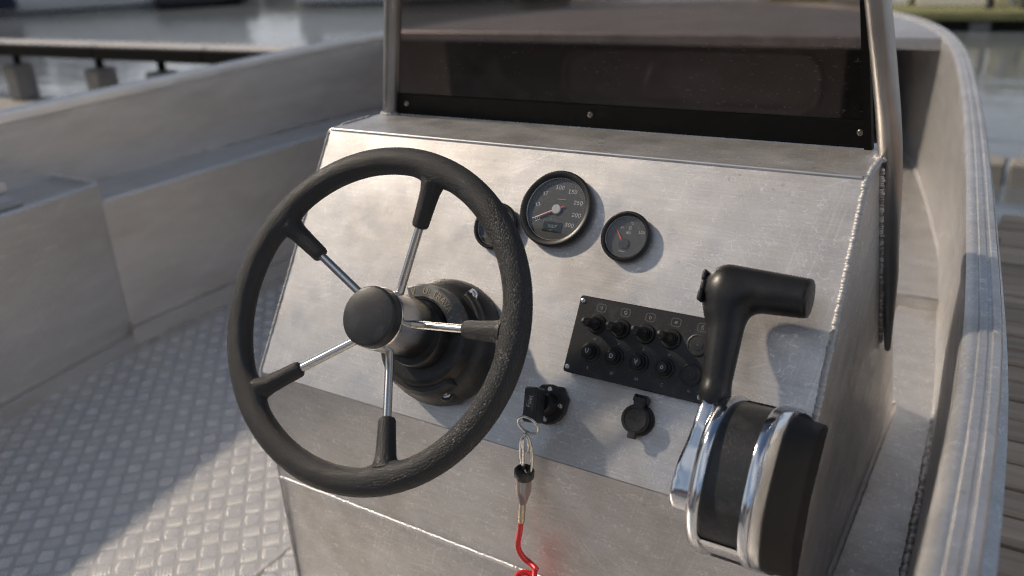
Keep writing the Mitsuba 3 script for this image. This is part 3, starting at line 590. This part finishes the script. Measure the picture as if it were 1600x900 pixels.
# ================================================================== IGNITION SWITCH, KEY, KILL CORD
IG = thing('ignition_switch', 'black round ignition switch with three screws on the dash below the panel', 'ignition switch')
IM = PF(.0808, -.2975)
pl = sg.Point(0, 0).buffer(.0215, quad_segs=12).union(sg.Polygon([(-.012, .019), (.013, .0215), (.0225, .010), (.0215, -.006)])).buffer(.001)
add(IG+'__flange', put(bevel_prism(pl, 0, .0055, .0012), IM), 'black_plastic', 30)
for a, b in ((-.0010, .0168), (.0155, .0017), (.0010, -.0164)):
    add(IG+'__screw', put(lathe([(0, .0004), (.0012, .0004), (.0014, .0015), (.0024, .0014), (.0032, 0)], 20), IM@frame([a, b, .0055], [1, 0, 0], [0, 1, 0], [0, 0, 1])), 'print_white' if False else 'stainless', 40)
add(IG+'__barrel', put(lathe([(.0135, .0055), (.013, .010), (.0115, .012), (.0115, .020), (.010, .022), (0, .022)], 40), IM), 'black_satin', 40)
KY = thing('ignition_key', 'chunky black key head turned in the ignition switch', 'key')
kb = hull(*[ball((sx*.0046, sy*.0155-.0042, w), .0035, 2) for sx in (-1, 1) for sy in (-1, 1) for w in (.026, .043)])
add(KY, put(kb, IM@frame([-.0015, 0, 0], [.985, .17, 0], [-.17, .985, 0], [0, 0, 1])), 'black_satin', 30)
text_on(KY+'__lettering', 'Fuel', .0046, IM@frame([-.0015, .0, .0466], [.985, .17, 0], [-.17, .985, 0], [0, 0, 1]), 'print_grey', (0, -.001), 78)
KC = thing('kill_cord', 'red coiled kill cord hanging from a split ring on the ignition key', 'kill cord')
def loop(c, X, Y, a, b, r, k=40, seg=10): 
    th = np.linspace(0, 2*math.pi, k, endpoint=False); return tube([c+X*a*math.cos(q)+Y*b*math.sin(q) for q in th], r, seg, closed=True)
XC = np.array([1.0, 0, 0]); rc = np.array([.0822, -.2105, -.2490]); Zv = np.array([0, -.25, 1]); Zv /= np.linalg.norm(Zv)
add(KC+'__split_ring', cat(loop(rc, XC, Zv, .0122, .0122, .0010), loop(rc+[0, -.0016, 0], XC, Zv, .0122, .0122, .0010)), 'stainless', True)
Yh = -.217
def at_(x, z, y=Yh): return np.array([x, y, z])
add(KC+'__snap_hook', cat(loop(at_(.0815, -.2825), XC, np.array([0, 0, 1.0]), .0072, .0250, .0018), loop(at_(.0818, -.2690, Yh-.002), XC, np.array([0, 0, 1.0]), .0042, .0095, .0011), tube([at_(.0800, -.262, Yh-.003), at_(.0792, -.29, Yh-.003), at_(.0775, -.305, Yh)], .0014, 8)), 'stainless', True)
ax = np.array([-.11, 0, -1]); ax /= np.linalg.norm(ax); px = np.array([1, 0, -.11]); px /= np.linalg.norm(px)
CF = frame(at_(.0775, -.309), px, np.array([0, 1.0, 0]), ax)
add(KC+'__collar', put(lathe([(.0068, -.006), (.0100, -.006), (.0113, -.004), (.0113, .003), (.0100, .005), (.0066, .005), (.0066, -.006)], 32), CF), 'black_rubber', 40)
add(KC+'__sleeve', put(lathe([(.0088, .005), (.0094, .014), (.0090, .024), (.0066, .034), (.0046, .041)], 28), CF), 'clear_tube', True)
rb = lambda s: tube([CF[:3, :3]@np.array(q)+CF[:3, 3] for q in ((s*.0052, 0, .004), (s*.0066, 0, .014), (s*.0060, 0, .023), (s*.0030, 0, .034), (s*.0012, 0, .046))], .0026, 10)
add(KC+'__inner_loop', cat(rb(1), rb(-1)), 'red_dull', True)
add(KC+'__insert', put(lathe([(0, .004), (.0040, .004), (.0044, .016), (.0036, .026), (0, .027)], 20), CF), 'hub_silver', 40)
add(KC+'__ferrule', put(lathe([(0, .040), (.0044, .040), (.0044, .0415), (.0040, .043), (.0040, .066), (.0034, .068), (0, .068)], 24), CF), 'brass', 40)
pth = [at_(.0703, -.370), at_(.0686, -.384), at_(.0655, -.400), at_(.0638, -.4135), at_(.0700, -.4265), at_(.082, -.433), at_(.0895, -.4335, Yh-.004)]
for k in range(0, 46):
    a = math.radians(40-k*36); pth.append(at_(.0785+.0118*math.cos(a), -.437-.0130*k/10*1.35+.0045*math.sin(a), Yh-.006-.0105*math.sin(a)*-1-.004))
add(KC+'__cord', tube(smooth_path(pth, 5), .0034, 14), 'red_cord', True); plab(KC+'__cord', label='glossy red coiled cord')

# ================================================================== POWER SOCKET
PS = thing('power_socket', 'black round power socket with closed hinged cap below the switch panel', 'socket')
SM = PF(.1880, -.2890)
add(PS+'__flange', put(lathe([(.0170, 0), (.0172, .003), (.0160, .0052), (.013, .0055), (.012, .010), (0, .010)], 48), SM), 'black_plastic', 40)
sc = sg.Point(-.0006, 0).buffer(.0152, quad_segs=14).union(rpoly(-.0060, .0060, .010, .0245, .0015)).union(rpoly(-.0050, .0050, -.0205, -.010, .0015))
k = add(PS+'__cap', put(bevel_prism(sc, .0102, .0142, .0012), SM), 'black_plastic', 30)
add(k+'__rim', put(lathe([(.0112, .0141), (.0116, .0150), (.0128, .0150), (.0132, .0141)], 40), SM@frame([-.0006, 0, 0], [1, 0, 0], [0, 1, 0], [0, 0, 1])), 'black_plastic', 40)
text_on(k+'__lettering', 'PULL', .0042, SM@frame([-.0006, 0, .0142], [1, 0, 0], [0, 1, 0], [0, 0, 1]), 'black_satin', (0, 0), 0, .0004)
add(PS+'__hinge', put(cat(box(-.0075, .0075, .0175, .0245, .0, .0150, .0015), *[box(x-.0012, x+.0012, .0225, .0262, .004, .0165, .0008) for x in (-.005, 0, .005)]), SM), 'black_satin', 30)

# ================================================================== THROTTLE
TC = thing('throttle_control', 'chrome and black throttle control with T shaped handle at the starboard end of the dash', 'throttle')
vc, th_n = -.3185, 40
def dprof(av, w_lo, w_hi, k=th_n, p=2.5, vshift=0.0):
    """(v, w) points of the D shaped side view, from the top round to the bottom"""
    out = []
    for t in np.linspace(-8, 188, k):
        c, s = math.cos(math.radians(t)), math.sin(math.radians(t))
        out.append((vc+vshift+av*math.copysign(abs(c)**(2/p), c), w_lo+(w_hi-w_lo)*math.copysign(abs(s)**(2/p), s)))
    return out
def dloft(stations, caps=True):
    """stations: [(u, av, w_lo, w_hi)] lofted along u"""
    V = []
    for (a, av, wl, wh, *sh) in stations:
        for (b, w) in dprof(av, wl, wh, vshift=sh[0] if sh else 0.0): V.append(P3(a, b, max(w, 0.004)))
    f = grid_faces(len(stations), th_n)
    if caps:
        for i in (0, len(stations)-1):
            a, av, wl, wh, *sh = stations[i]; V.append(P3(a, vc+(sh[0] if sh else 0), wl+.3*(wh-wl))); c = len(V)-1
            f += [[c, i*th_n+j, i*th_n+j+1] for j in range(th_n-1)]
    return tm(V, f)
add(TC+'__housing', dloft([(.292, .070, .012, .090), (.330, .071, .012, .090), (.345, .0730, .010, .092, -.002), (.3505, .0745, .010, .0885, -.003), (.3715, .0725, .006, .064, -.003), (.3735, .071, .006, .060, -.003), (.3738, .069, .006, .05, -.003)]), 'black_matte', 28); plab(TC+'__housing', label='matte black housing on the starboard side')
add(TC+'__trim_ring', dloft([(.2805, .064, .018, .080), (.2812, .070, .015, .092), (.2835, .0742, .013, .1015), (.288, .0772, .012, .1075), (.2925, .0782, .012, .1090), (.2965, .0772, .012, .1075), (.2985, .0735, .013, .1010)]), 'chrome', 35); plab(TC+'__trim_ring', label='chrome band on the port edge')
add(TC+'__trim_ring', dloft([(.3315, .0735, .013, .1010), (.3335, .0772, .012, .1075), (.3375, .0782, .012, .1090), (.3415, .0778, .012, .1075), (.3425, .0770, .012, .1050), (.3435, .0785, .011, .1045), (.3490, .0785, .010, .0950), (.3508, .0755, .010, .0890)]), 'chrome', 30)
ins = [(a, .0735, .013, .1020) for a in (.2976, .31, .32, .3324)]
def insert(lo, hi, bump_=0.0, k=30):
    V = []
    for a in np.linspace(.2974, .3326, 7):
        for t in np.linspace(lo, hi, k):
            c, s = math.cos(math.radians(t)), math.sin(math.radians(t)); V.append(P3(a, vc+(.0735+bump_)*math.copysign(abs(c)**.8, c), .013+(.0885+bump_)*math.copysign(abs(s)**.8, s)))
    return tm(V, grid_faces(7, k))
add(TC+'__insert', insert(10, 138), 'cap_plastic', True); plab(TC+'__insert', label='curved black insert between the chrome bands')
add(TC+'__lower_plate', insert(138.5, 186, .0012), 'chrome', True)
add(TC+'__seam', insert(138.2, 141.5, .0028, 4), 'chrome', True)
tt = math.radians(166); add(TC+'__plug', put(ball((0, 0, 0), .0016, 2), PF(.314, vc+.0745*-abs(math.cos(tt))**.8, .013+.0895*math.sin(tt)**.8)), 'black_rubber', True)
add(TC+'__indicator', put(box(-.0025, .0025, -.003, .003, -.001, .0012, .0005), PF(.3375, vc+.048, .0920)@frame([0, 0, 0], [1, 0, 0], [0, .72, -.69], [0, .69, .72])), 'black_satin')
add(TC+'__base', put(bevel_prism(rpoly(.284, .362, -.398, -.243, .012), .0, .014, .002), PF(0, 0)), 'black_plastic', 30)
# chrome arm beside the drum
def disc(a0, a1, b, w, r, k=28): return np.array([P3(a, b+r*math.cos(q), w+r*math.sin(q)) for a in (a0, a1) for q in np.linspace(0, 2*math.pi, k, endpoint=False)])
armp = [(-.3385, .050, .0235, .258, .282), (-.322, .053, .0205, .259, .281), (-.300, .056, .0160, .263, .281), (-.280, .058, .0145, .2655, .282), (-.264, .055, .0135, .2660, .2825), (-.244, .051, .0115, .2670, .281)]
arm = cat(*[hull(hull(disc(p[3]+.003, p[4]-.003, p[0], p[1], p[2]), disc(p[3], p[4], p[0], p[1], p[2]-.003)), hull(disc(q[3]+.003, q[4]-.003, q[0], q[1], q[2]), disc(q[3], q[4], q[0], q[1], q[2]-.003))) for p, q in zip(armp, armp[1:])])
def m3hull(pts): return m3.Manifold.hull_points(np.asarray(pts, float))
def blob(*hulls, edge=.004, it=8):
    M = m3hull(hulls[0])
    for h in hulls[1:]: M = M+m3hull(h)
    M = man(M.refine_to_length(edge)); M = trimesh.Trimesh(M.vertices, M.faces, process=True); trimesh.smoothing.filter_taubin(M, iterations=it); return M
def pts_of(p): return np.vstack([disc(p[3]+.003, p[4]-.003, p[0], p[1], p[2]), disc(p[3], p[4], p[0], p[1], p[2]-.003)])
add(TC+'__arm', blob(*[np.vstack([pts_of(p), pts_of(q)]) for p, q in zip(armp, armp[1:])], edge=.003, it=14), 'chrome', True); plab(TC+'__arm', label='polished chrome lever arm')
def handle_sdf():
    """one moulded grip: a tapering shank blended into a cross bar, in the dash frame (u, v, w)"""
    def cone(p, a, b, ra, rb, sw):
        d = [b[i]-a[i] for i in range(3)]; L = d[0]*d[0]+d[1]*d[1]+d[2]*d[2]
        h = min(1.0, max(0.0, sum((p[i]-a[i])*d[i] for i in range(3))/L)); q = [p[i]-a[i]-h*d[i] for i in range(3)]
        return math.sqrt(q[0]*q[0]+q[1]*q[1]+(q[2]*sw)**2)-(ra+(rb-ra)*h)
    def smin(a, b, k):
        h = max(k-abs(a-b), 0)/k; return min(a, b)-h*h*k*.25
    def f(x, y, z):
        p = (x, y, z)
        bar = cone(p, (.2640, -.1408, .049), (.3400, -.1395, .049), .0224, .0190, 1.0)
        bar = max(bar, x-.3400)
        knob = cone(p, (.2555, -.1480, .047), (.2610, -.1600, .047), .0165, .0165, 1.0)
        shank = cone(p, (.2680, -.158, .049), (.2745, -.246, .053), .0190, .0138, .95)
        tip = cone(p, (.2745, -.246, .053), (.2825, -.288, .056), .0138, .0068, .9)
        return -smin(smin(bar, knob, .010), smin(shank, tip, .006), .016)
    return man(m3.Manifold.level_set(f, (.225, -.295, .015, .350, -.110, .085), .0026))
hm = handle_sdf(); hm.apply_transform(PF(0, 0)); hm = trimesh.Trimesh(hm.vertices, hm.faces, process=True)
trimesh.smoothing.filter_humphrey(hm, iterations=2) if False else None
add(TC+'__handle', hm, 'black_satin', 50); plab(TC+'__handle', label='black T shaped hand grip')
add(TC+'__handle_cap', put(lathe([(.0183, 0), (.0183, .0012), (.0170, .0018), (0, .0018)], 36), frame(P3(.3422-.0022, -.1395, .049), v, n, u)), 'black_plastic', 40)
for b, w in ((-.1345, .054), (-.1455, .058), (-.1560, .061)):
    add(TC+'__trim_button', hull(*[ball(P3(.2424-(.002 if b > -.14 else .0), b+s*.0032, w+q*.005), .0026, 1) for s in (-1, 1) for q in (-1, 1)]), 'black_rubber', 30)

# ================================================================== THE HARBOUR AROUND THE BOAT
def wood(dark, light, sc=1.0, ax='x'):
    def f(p, n_, uv):
        a, b = (p.x, p.y) if ax == 'x' else (p.y, p.x)
        g = fbm(a*4*sc, b*110*sc, p.z*60*sc, 3); bl = fbm(p.x*3, p.y*3, p.z*3, 2); pl_ = cell_rand(dr.floor(b/0.062), 3, 1)
        return mix(dark, light, dr.clip(0.5*g+0.25*bl+0.35*pl_, 0, 1))
    return proc(f)
scene['grey_wood'] = pr(wood((0.18, 0.137, 0.10), (0.58, 0.46, 0.345)), 0.75)
scene['old_timber'] = pr(wood((0.10, 0.092, 0.08), (0.34, 0.315, 0.28), 0.6), 0.8)
scene['dark_timber'] = pr((0.008, 0.008, 0.0075), 0.8, 0, 0.1)
scene['pale_timber'] = pr(wood((0.26, 0.25, 0.245), (0.52, 0.50, 0.485), 0.6), 0.7)
scene['concrete'] = pr(proc(lambda p, n_, uv: mix((0.20, 0.19, 0.17), (0.38, 0.36, 0.33), fbm(p.x*9, p.y*9, p.z*9, 4))), 0.85)
scene['block_grey'] = pr(proc(lambda p, n_, uv: mix((0.10, 0.095, 0.09), (0.22, 0.21, 0.20), fbm(p.x*14, p.y*14, p.z*14, 3))), 0.8)
scene['moss_wood'] = pr(proc(lambda p, n_, uv: mix((0.07, 0.085, 0.025), (0.20, 0.19, 0.10), fbm(p.x*6, p.y*6, p.z*10, 3))), 0.9)
scene['wet_dark'] = pr(proc(lambda p, n_, uv: mix((0.012, 0.013, 0.010), (0.05, 0.05, 0.04), fbm(p.x*8, p.y*8, p.z*12, 3))), 0.6)
scene['gel_white'] = pr((0.72, 0.72, 0.71), 0.3)
scene['cream_paint'] = pr(proc(lambda p, n_, uv: mix((0.66, 0.62, 0.53), (0.76, 0.72, 0.63), fbm(p.x*2, p.y*2, p.z*2, 3))), 0.6)
scene['tan_paint'] = pr((0.46, 0.42, 0.28), 0.6)
scene['navy_canvas'] = pr((0.012, 0.018, 0.035), 0.8)
scene['boot_dark'] = pr((0.03, 0.035, 0.04), 0.5)
scene['glass_dark'] = pr((0.02, 0.024, 0.028), 0.08)
scene['grey_paint'] = pr((0.30, 0.31, 0.31), 0.6)
scene['brick_red'] = pr(proc(lambda p, n_, uv: mix((0.16, 0.07, 0.05), (0.27, 0.13, 0.09), fbm(p.x*1.2, p.y*1.2, p.z*6, 3))), 0.85)
scene['roof_dark'] = pr((0.05, 0.047, 0.045), 0.8)
scene['leaf'] = pr((0.055, 0.075, 0.03), 0.7)
scene['bark'] = pr((0.07, 0.055, 0.04), 0.9)

# starboard jetty: boards laid athwart, with gaps
JT = thing('wooden_jetty', 'weathered grey plank jetty along the starboard side of the boat', 'jetty')
zj = -.50; yk = 1.62; i = 0; far_boards = []
g_ = np.random.default_rng(3)
while yk > -3.2:
    wd = .058; b = box(.478-.022*yk+g_.normal(0, .003), 2.4, yk-wd, yk, zj-.028+g_.normal(0, .0012), zj+g_.normal(0, .0016), .004)
    # two grooves along the board
    gr = box(.56, 2.4, yk-wd*.53, yk-wd*.47, zj-.004, zj+.004)
    add(JT+'__plank', b, 'grey_wood'); yk -= wd+.008
add(JT+'__edge_beam', box(.60, .68, -3.2, 1.6, zj-.16, zj-.03, .006), 'old_timber'); add(JT+'__edge_beam', box(2.28, 2.37, -3.2, 1.6, zj-.16, zj-.03, .006), 'old_timber')
add(JT+'__end_beam', box(.681, 2.279, 1.53, 1.60, zj-.16, zj-.031, .006), 'old_timber')
for y in (-2.4, -.6, 1.0): add(JT+'__float', box(.70, 2.25, y-.35, y+.35, ZW-.2, zj-.165, .03), 'wet_dark')
# cross walkway beyond it
CJ = thing('floating_beam', 'pale timber floating walkway crossing the water beyond the jetty', 'walkway')
for k in range(5):
    x0_ = -.225+k*.62; add(CJ+'__beam', box(x0_, x0_+.605, 3.81, 3.97, ZW-.12, -.888, .012), 'old_timber')
# port pontoon with a raised timber rail on blocks
PJ = thing('port_pontoon', 'concrete pontoon off the port side with a long timber rail raised on blocks', 'pontoon')
add(PJ+'__deck', box(-11, -2.45, 1.05, 2.22, ZW-.3, -.55, .01), 'concrete')
for k in range(9): add(PJ+'__rail_section', box(-10.6+k*.93, -10.6+k*.93+.925, 2.03, 2.16, -.262, -.185, .008), 'pale_timber')
for k in range(9): add(PJ+'__fender_board', box(-10.6+k*.93, -10.6+k*.93+.925, 2.012, 2.028, -.268, -.200, .003), 'dark_timber')
for x in (-10.0, -9.1, -8.25, -7.4, -6.6, -5.85, -5.04, -4.18, -3.62, -2.85):
    kx = add(PJ+'__support_block', box(x-.068, x+.068, 2.03, 2.16, -.5495, -.328, .012), 'block_grey'); add(kx+'__stem', box(x-.012, x+.012, 2.08, 2.12, -.327, -.263, .003), 'dark_timber')

def boat_hull(L, B, D, sheer=.18, k=22):
    """a small craft: bow at +x, keel down; rows from sheer to keel on both sides"""
    S, rows = np.linspace(0, 1, k), []
    for s in S:
        hw = B/2*(1-max(0, (s-.45)/.55)**2.2)*(.92+.08*min(1, s*4)); top = D*(.78+sheer*s*s*1.6); x = -L/2+L*s
        rake = .10*L*max(0, (s-.6)/.4)
        ring = [(x+rake*.6, hw, top), (x+rake*.3, hw*.96, D*.45), (x, hw*.82, D*.08), (x-rake*.5, hw*.45, -.12*D), (x-rake*.7, 0, -.25*D)]
        rows.append(ring+[(a, -b, c) for (a, b, c) in ring[-2::-1]])
    m = tm(np.array(rows).reshape(-1, 3), grid_faces(k, 9)); tp = np.array(rows)
    deck = loft(tp[:, 0], tp[:, 8]); tr = tm(tp[0], [[0, j, j+1] for j in range(1, 8)])
    return cat(m, tr), deck, tp
def rot(x, y, deg, z=ZW): 
    a = math.radians(deg); return frame([x, y, z], [math.cos(a), math.sin(a), 0], [-math.sin(a), math.cos(a), 0], [0, 0, 1])
def motor_boat(name, label, x, y, deg, L, B, D, cover=None, motor=False):
    b = thing(name, label, 'boat', 'boats moored across the water'); M = rot(x, y, deg); h, d, tp = boat_hull(L, B, D)
    add(b+'__hull', put(h, M), 'gel_white', 40); add(b+'__deck', put(d, M), 'gel_white')
    st = np.array([r[2] for r in tp]); st2 = np.array([r[1] for r in tp])
    for s in (1, -1):
        lo, hi = st*[1, s, 1]+[0, s*.012, -.02], st*.88+st2*.12; hi = hi*[1, s, 1]+[0, s*.012, 0]
        add(b+'__waterline_stripe', put(loft(lo, hi), M), 'boot_dark', True)
    add(b+'__cabin', put(hull(box(-L*.12, L*.24, -B*.32, B*.32, D*.75, D*.8), box(-L*.10, L*.12, -B*.27, B*.27, D*1.45, D*1.5)), M), 'gel_white')
    for s in (1, -1): add(b+'__cabin_window', put(box(-L*.08, L*.10, s*B*.298, s*B*.302, D*1.02, D*1.30), M), 'glass_dark')
    if cover: add(b+'__canvas_cover', put(hull(box(-L*.50, -L*.14, -B*.515, B*.515, D*.18, D*.95, .04), box(-L*.45, -L*.17, -B*.2, B*.2, D*1.45, D*1.5)), M), 'navy_canvas', 30)
    if motor:
        k = add(b+'__outboard_motor', put(cat(box(-L*.5-.48, -L*.5-.06, -.16, .16, D*.75, D*1.35, .08)), M), 'grey_paint', 40); add(k+'__leg', put(box(-L*.5-.34, -L*.5-.16, -.06, .06, -.35, D*.78, .03), M), 'gel_white')
    return b
motor_boat('moored_cruiser', 'white cruiser with a navy canvas cover, at the far left across the water', -22.6, 13.6, 41, 8.2, 2.7, 1.25, True)
motor_boat('moored_runabout', 'white runabout with outboard motor beyond the windscreen post', -12.6, 15.6, 8, 5.2, 2.0, .9, False, True)
DG = thing('dark_dinghy', 'black inflatable dinghy beside the bow of the white cruiser', 'dinghy')
M = rot(-19.6, 15.5, 35); ring_ = smooth_path([(-1.1, -.6, .2), (.5, -.6, .2), (1.15, 0, .32), (.5, .6, .2), (-1.1, .6, .2)], 8)
add(DG+'__tube', put(tube(ring_, .22, 14), M), 'black_rubber', True); add(DG+'__floor', put(box(-1.1, .6, -.5, .5, .05, .12), M), 'boot_dark'); add(DG+'__transom', put(box(-1.05, -1.0, -.45, .45, .1, .5), M), 'boot_dark')
# quays across the water
def quay(name, label, x0, x1, y, ztop, depth, piles, cat_='quay'):
    q = thing(name, label, cat_)
    add(q+'__deck', box(x0, x1, y, y+depth, ztop-.10, ztop, .015), 'moss_wood')
    add(q+'__face', box(x0, x1, y+.35, y+.5, ZW-.4, ztop-.101), 'wet_dark')
    for x in piles: add(q+'__pile', box(x-.11, x+.11, y+.05, y+.27, ZW-.5, ztop-.102, .02), 'block_grey')
    return q
quay('mossy_quay', 'low mossy quay with dark piles behind the bow, upper right', -3.4, 6.5, 10.55, -.775, 4.0, (-1.9, -.3, 1.3, 2.9, 4.5))
quay('green_quay', 'green stained timber quay between the moored boats across the water', -24, -10.4, 19.0, -.35, 5.0, np.arange(-23, -11, 1.6))
def bin_(name, label, x0, x1, y, h, mat, posts=()):
    b = thing(name, label, 'storage box'); z = -.774
    add(b+'__body', box(x0, x1, y, y+.9, z, z+h, .015), mat); add(b+'__lid', box(x0-.03, x1+.03, y-.03, y+.93, z+h+.002, z+h+.05, .012), mat)
    for x in posts: add(b+'__strap', box(x-.03, x+.03, y-.012, y-.002, z, z+h, .002), 'grey_paint')
bin_('cream_storage_box', 'long cream storage box standing on the mossy quay', -1.10, -.30, 11.3, .50, 'cream_paint')
bin_('tan_storage_box', 'tan storage box beside the cream one on the mossy quay', -.22, .55, 11.3, .48, 'tan_paint', (-.05, .22))
bin_('white_storage_box', 'white storage box on the mossy quay, nearest the bow', -2.2, -1.22, 11.5, .45, 'gel_white')
for x, y, s, w_ in ((-.26, 10.95, .05, 'between the cream and tan boxes'), (.10, 10.95, .06, 'before the middle of the tan box'), (.40, 10.95, .05, 'at the right end of the tan box')):
    b = thing('mooring_bollard', 'dark mooring bollard on the mossy quay, '+w_, 'bollard', 'bollards on the mossy quay')
    add(b, put(lathe([(s, 0), (s*.8, .03), (s*.7, .14), (s*1.3, .16), (s*1.3, .20), (0, .22)], 20), frame([x, y, -.775], [1, 0, 0], [0, 1, 0], [0, 0, 1])), 'roof_dark', 40)
# far shores: brick waterfront behind the photographer and port side trees, mirrored in the chrome
SH = thing('far_shore', 'low far shore round the harbour', 'ground', kind='structure')
add(SH, cat(box(-90, 90, -75, -34, ZW-1, -.2), box(-110, -60, -34, 120, ZW-1, -.2), box(-60, 90, 70, 120, ZW-1, -.2)), 'concrete')
for k, (x, w, h) in enumerate(((-28, 11, 7), (-15, 9, 9.5), (-3, 10, 6.5), (9, 12, 8.5), (23, 10, 7))):
    b = thing('brick_house', 'red brick waterfront house on the far shore astern, '+('westernmost of the row', 'second from the west end', 'lowest, in the middle of the row', 'second from the east end', 'easternmost of the row')[k], 'house', 'houses on the far shore')
    add(b+'__wall', box(x, x+w, -46, -36, -.2, h), 'brick_red'); add(b+'__roof', hull(box(x-.3, x+w+.3, -46.3, -35.7, h+.01, h+.1), box(x-.3, x+w+.3, -41.1, -40.9, h+3, h+3.1)), 'roof_dark')
    for i in range(int(w/2.2)):
        for j in range(int(h/2.8)): 
            kx = add(b+'__window', box(x+.8+i*2.2, x+1.8+i*2.2, -36.02, -35.95, 1+j*2.8, 2.5+j*2.8), 'gel_white')
def tree(x, y, h, seed, where):
    g = np.random.default_rng(seed); b = thing('shore_tree', 'broad green tree on the far shore '+where, 'tree', 'trees on the far shore')
    add(b+'__trunk', tube([[x, y, -.2], [x+.2, y, h*.35], [x, y+.1, h*.7]], [.4, .28, .1], 8), 'bark', True)
    K = 1400; c = g.normal(0, 1, (9, 3))*[h*.2, h*.2, h*.14]+[x, y, h*.66]; V, F_ = [], []
    for i in range(K):
        o = c[g.integers(9)]; d_ = g.normal(0, 1, 3); d_ /= np.linalg.norm(d_); q = o+d_*h*.17*g.random()**.4; A = g.normal(0, 1, (3, 3))*.28; V.append(q+A); F_.append([3*i, 3*i+1, 3*i+2])
    add(b+'__crown', tm(np.vstack(V), F_), 'leaf')
tree(36, -38, 9, 1, 'beside the easternmost brick house'); tree(-33, -37, 8, 2, 'beside the westernmost brick house')
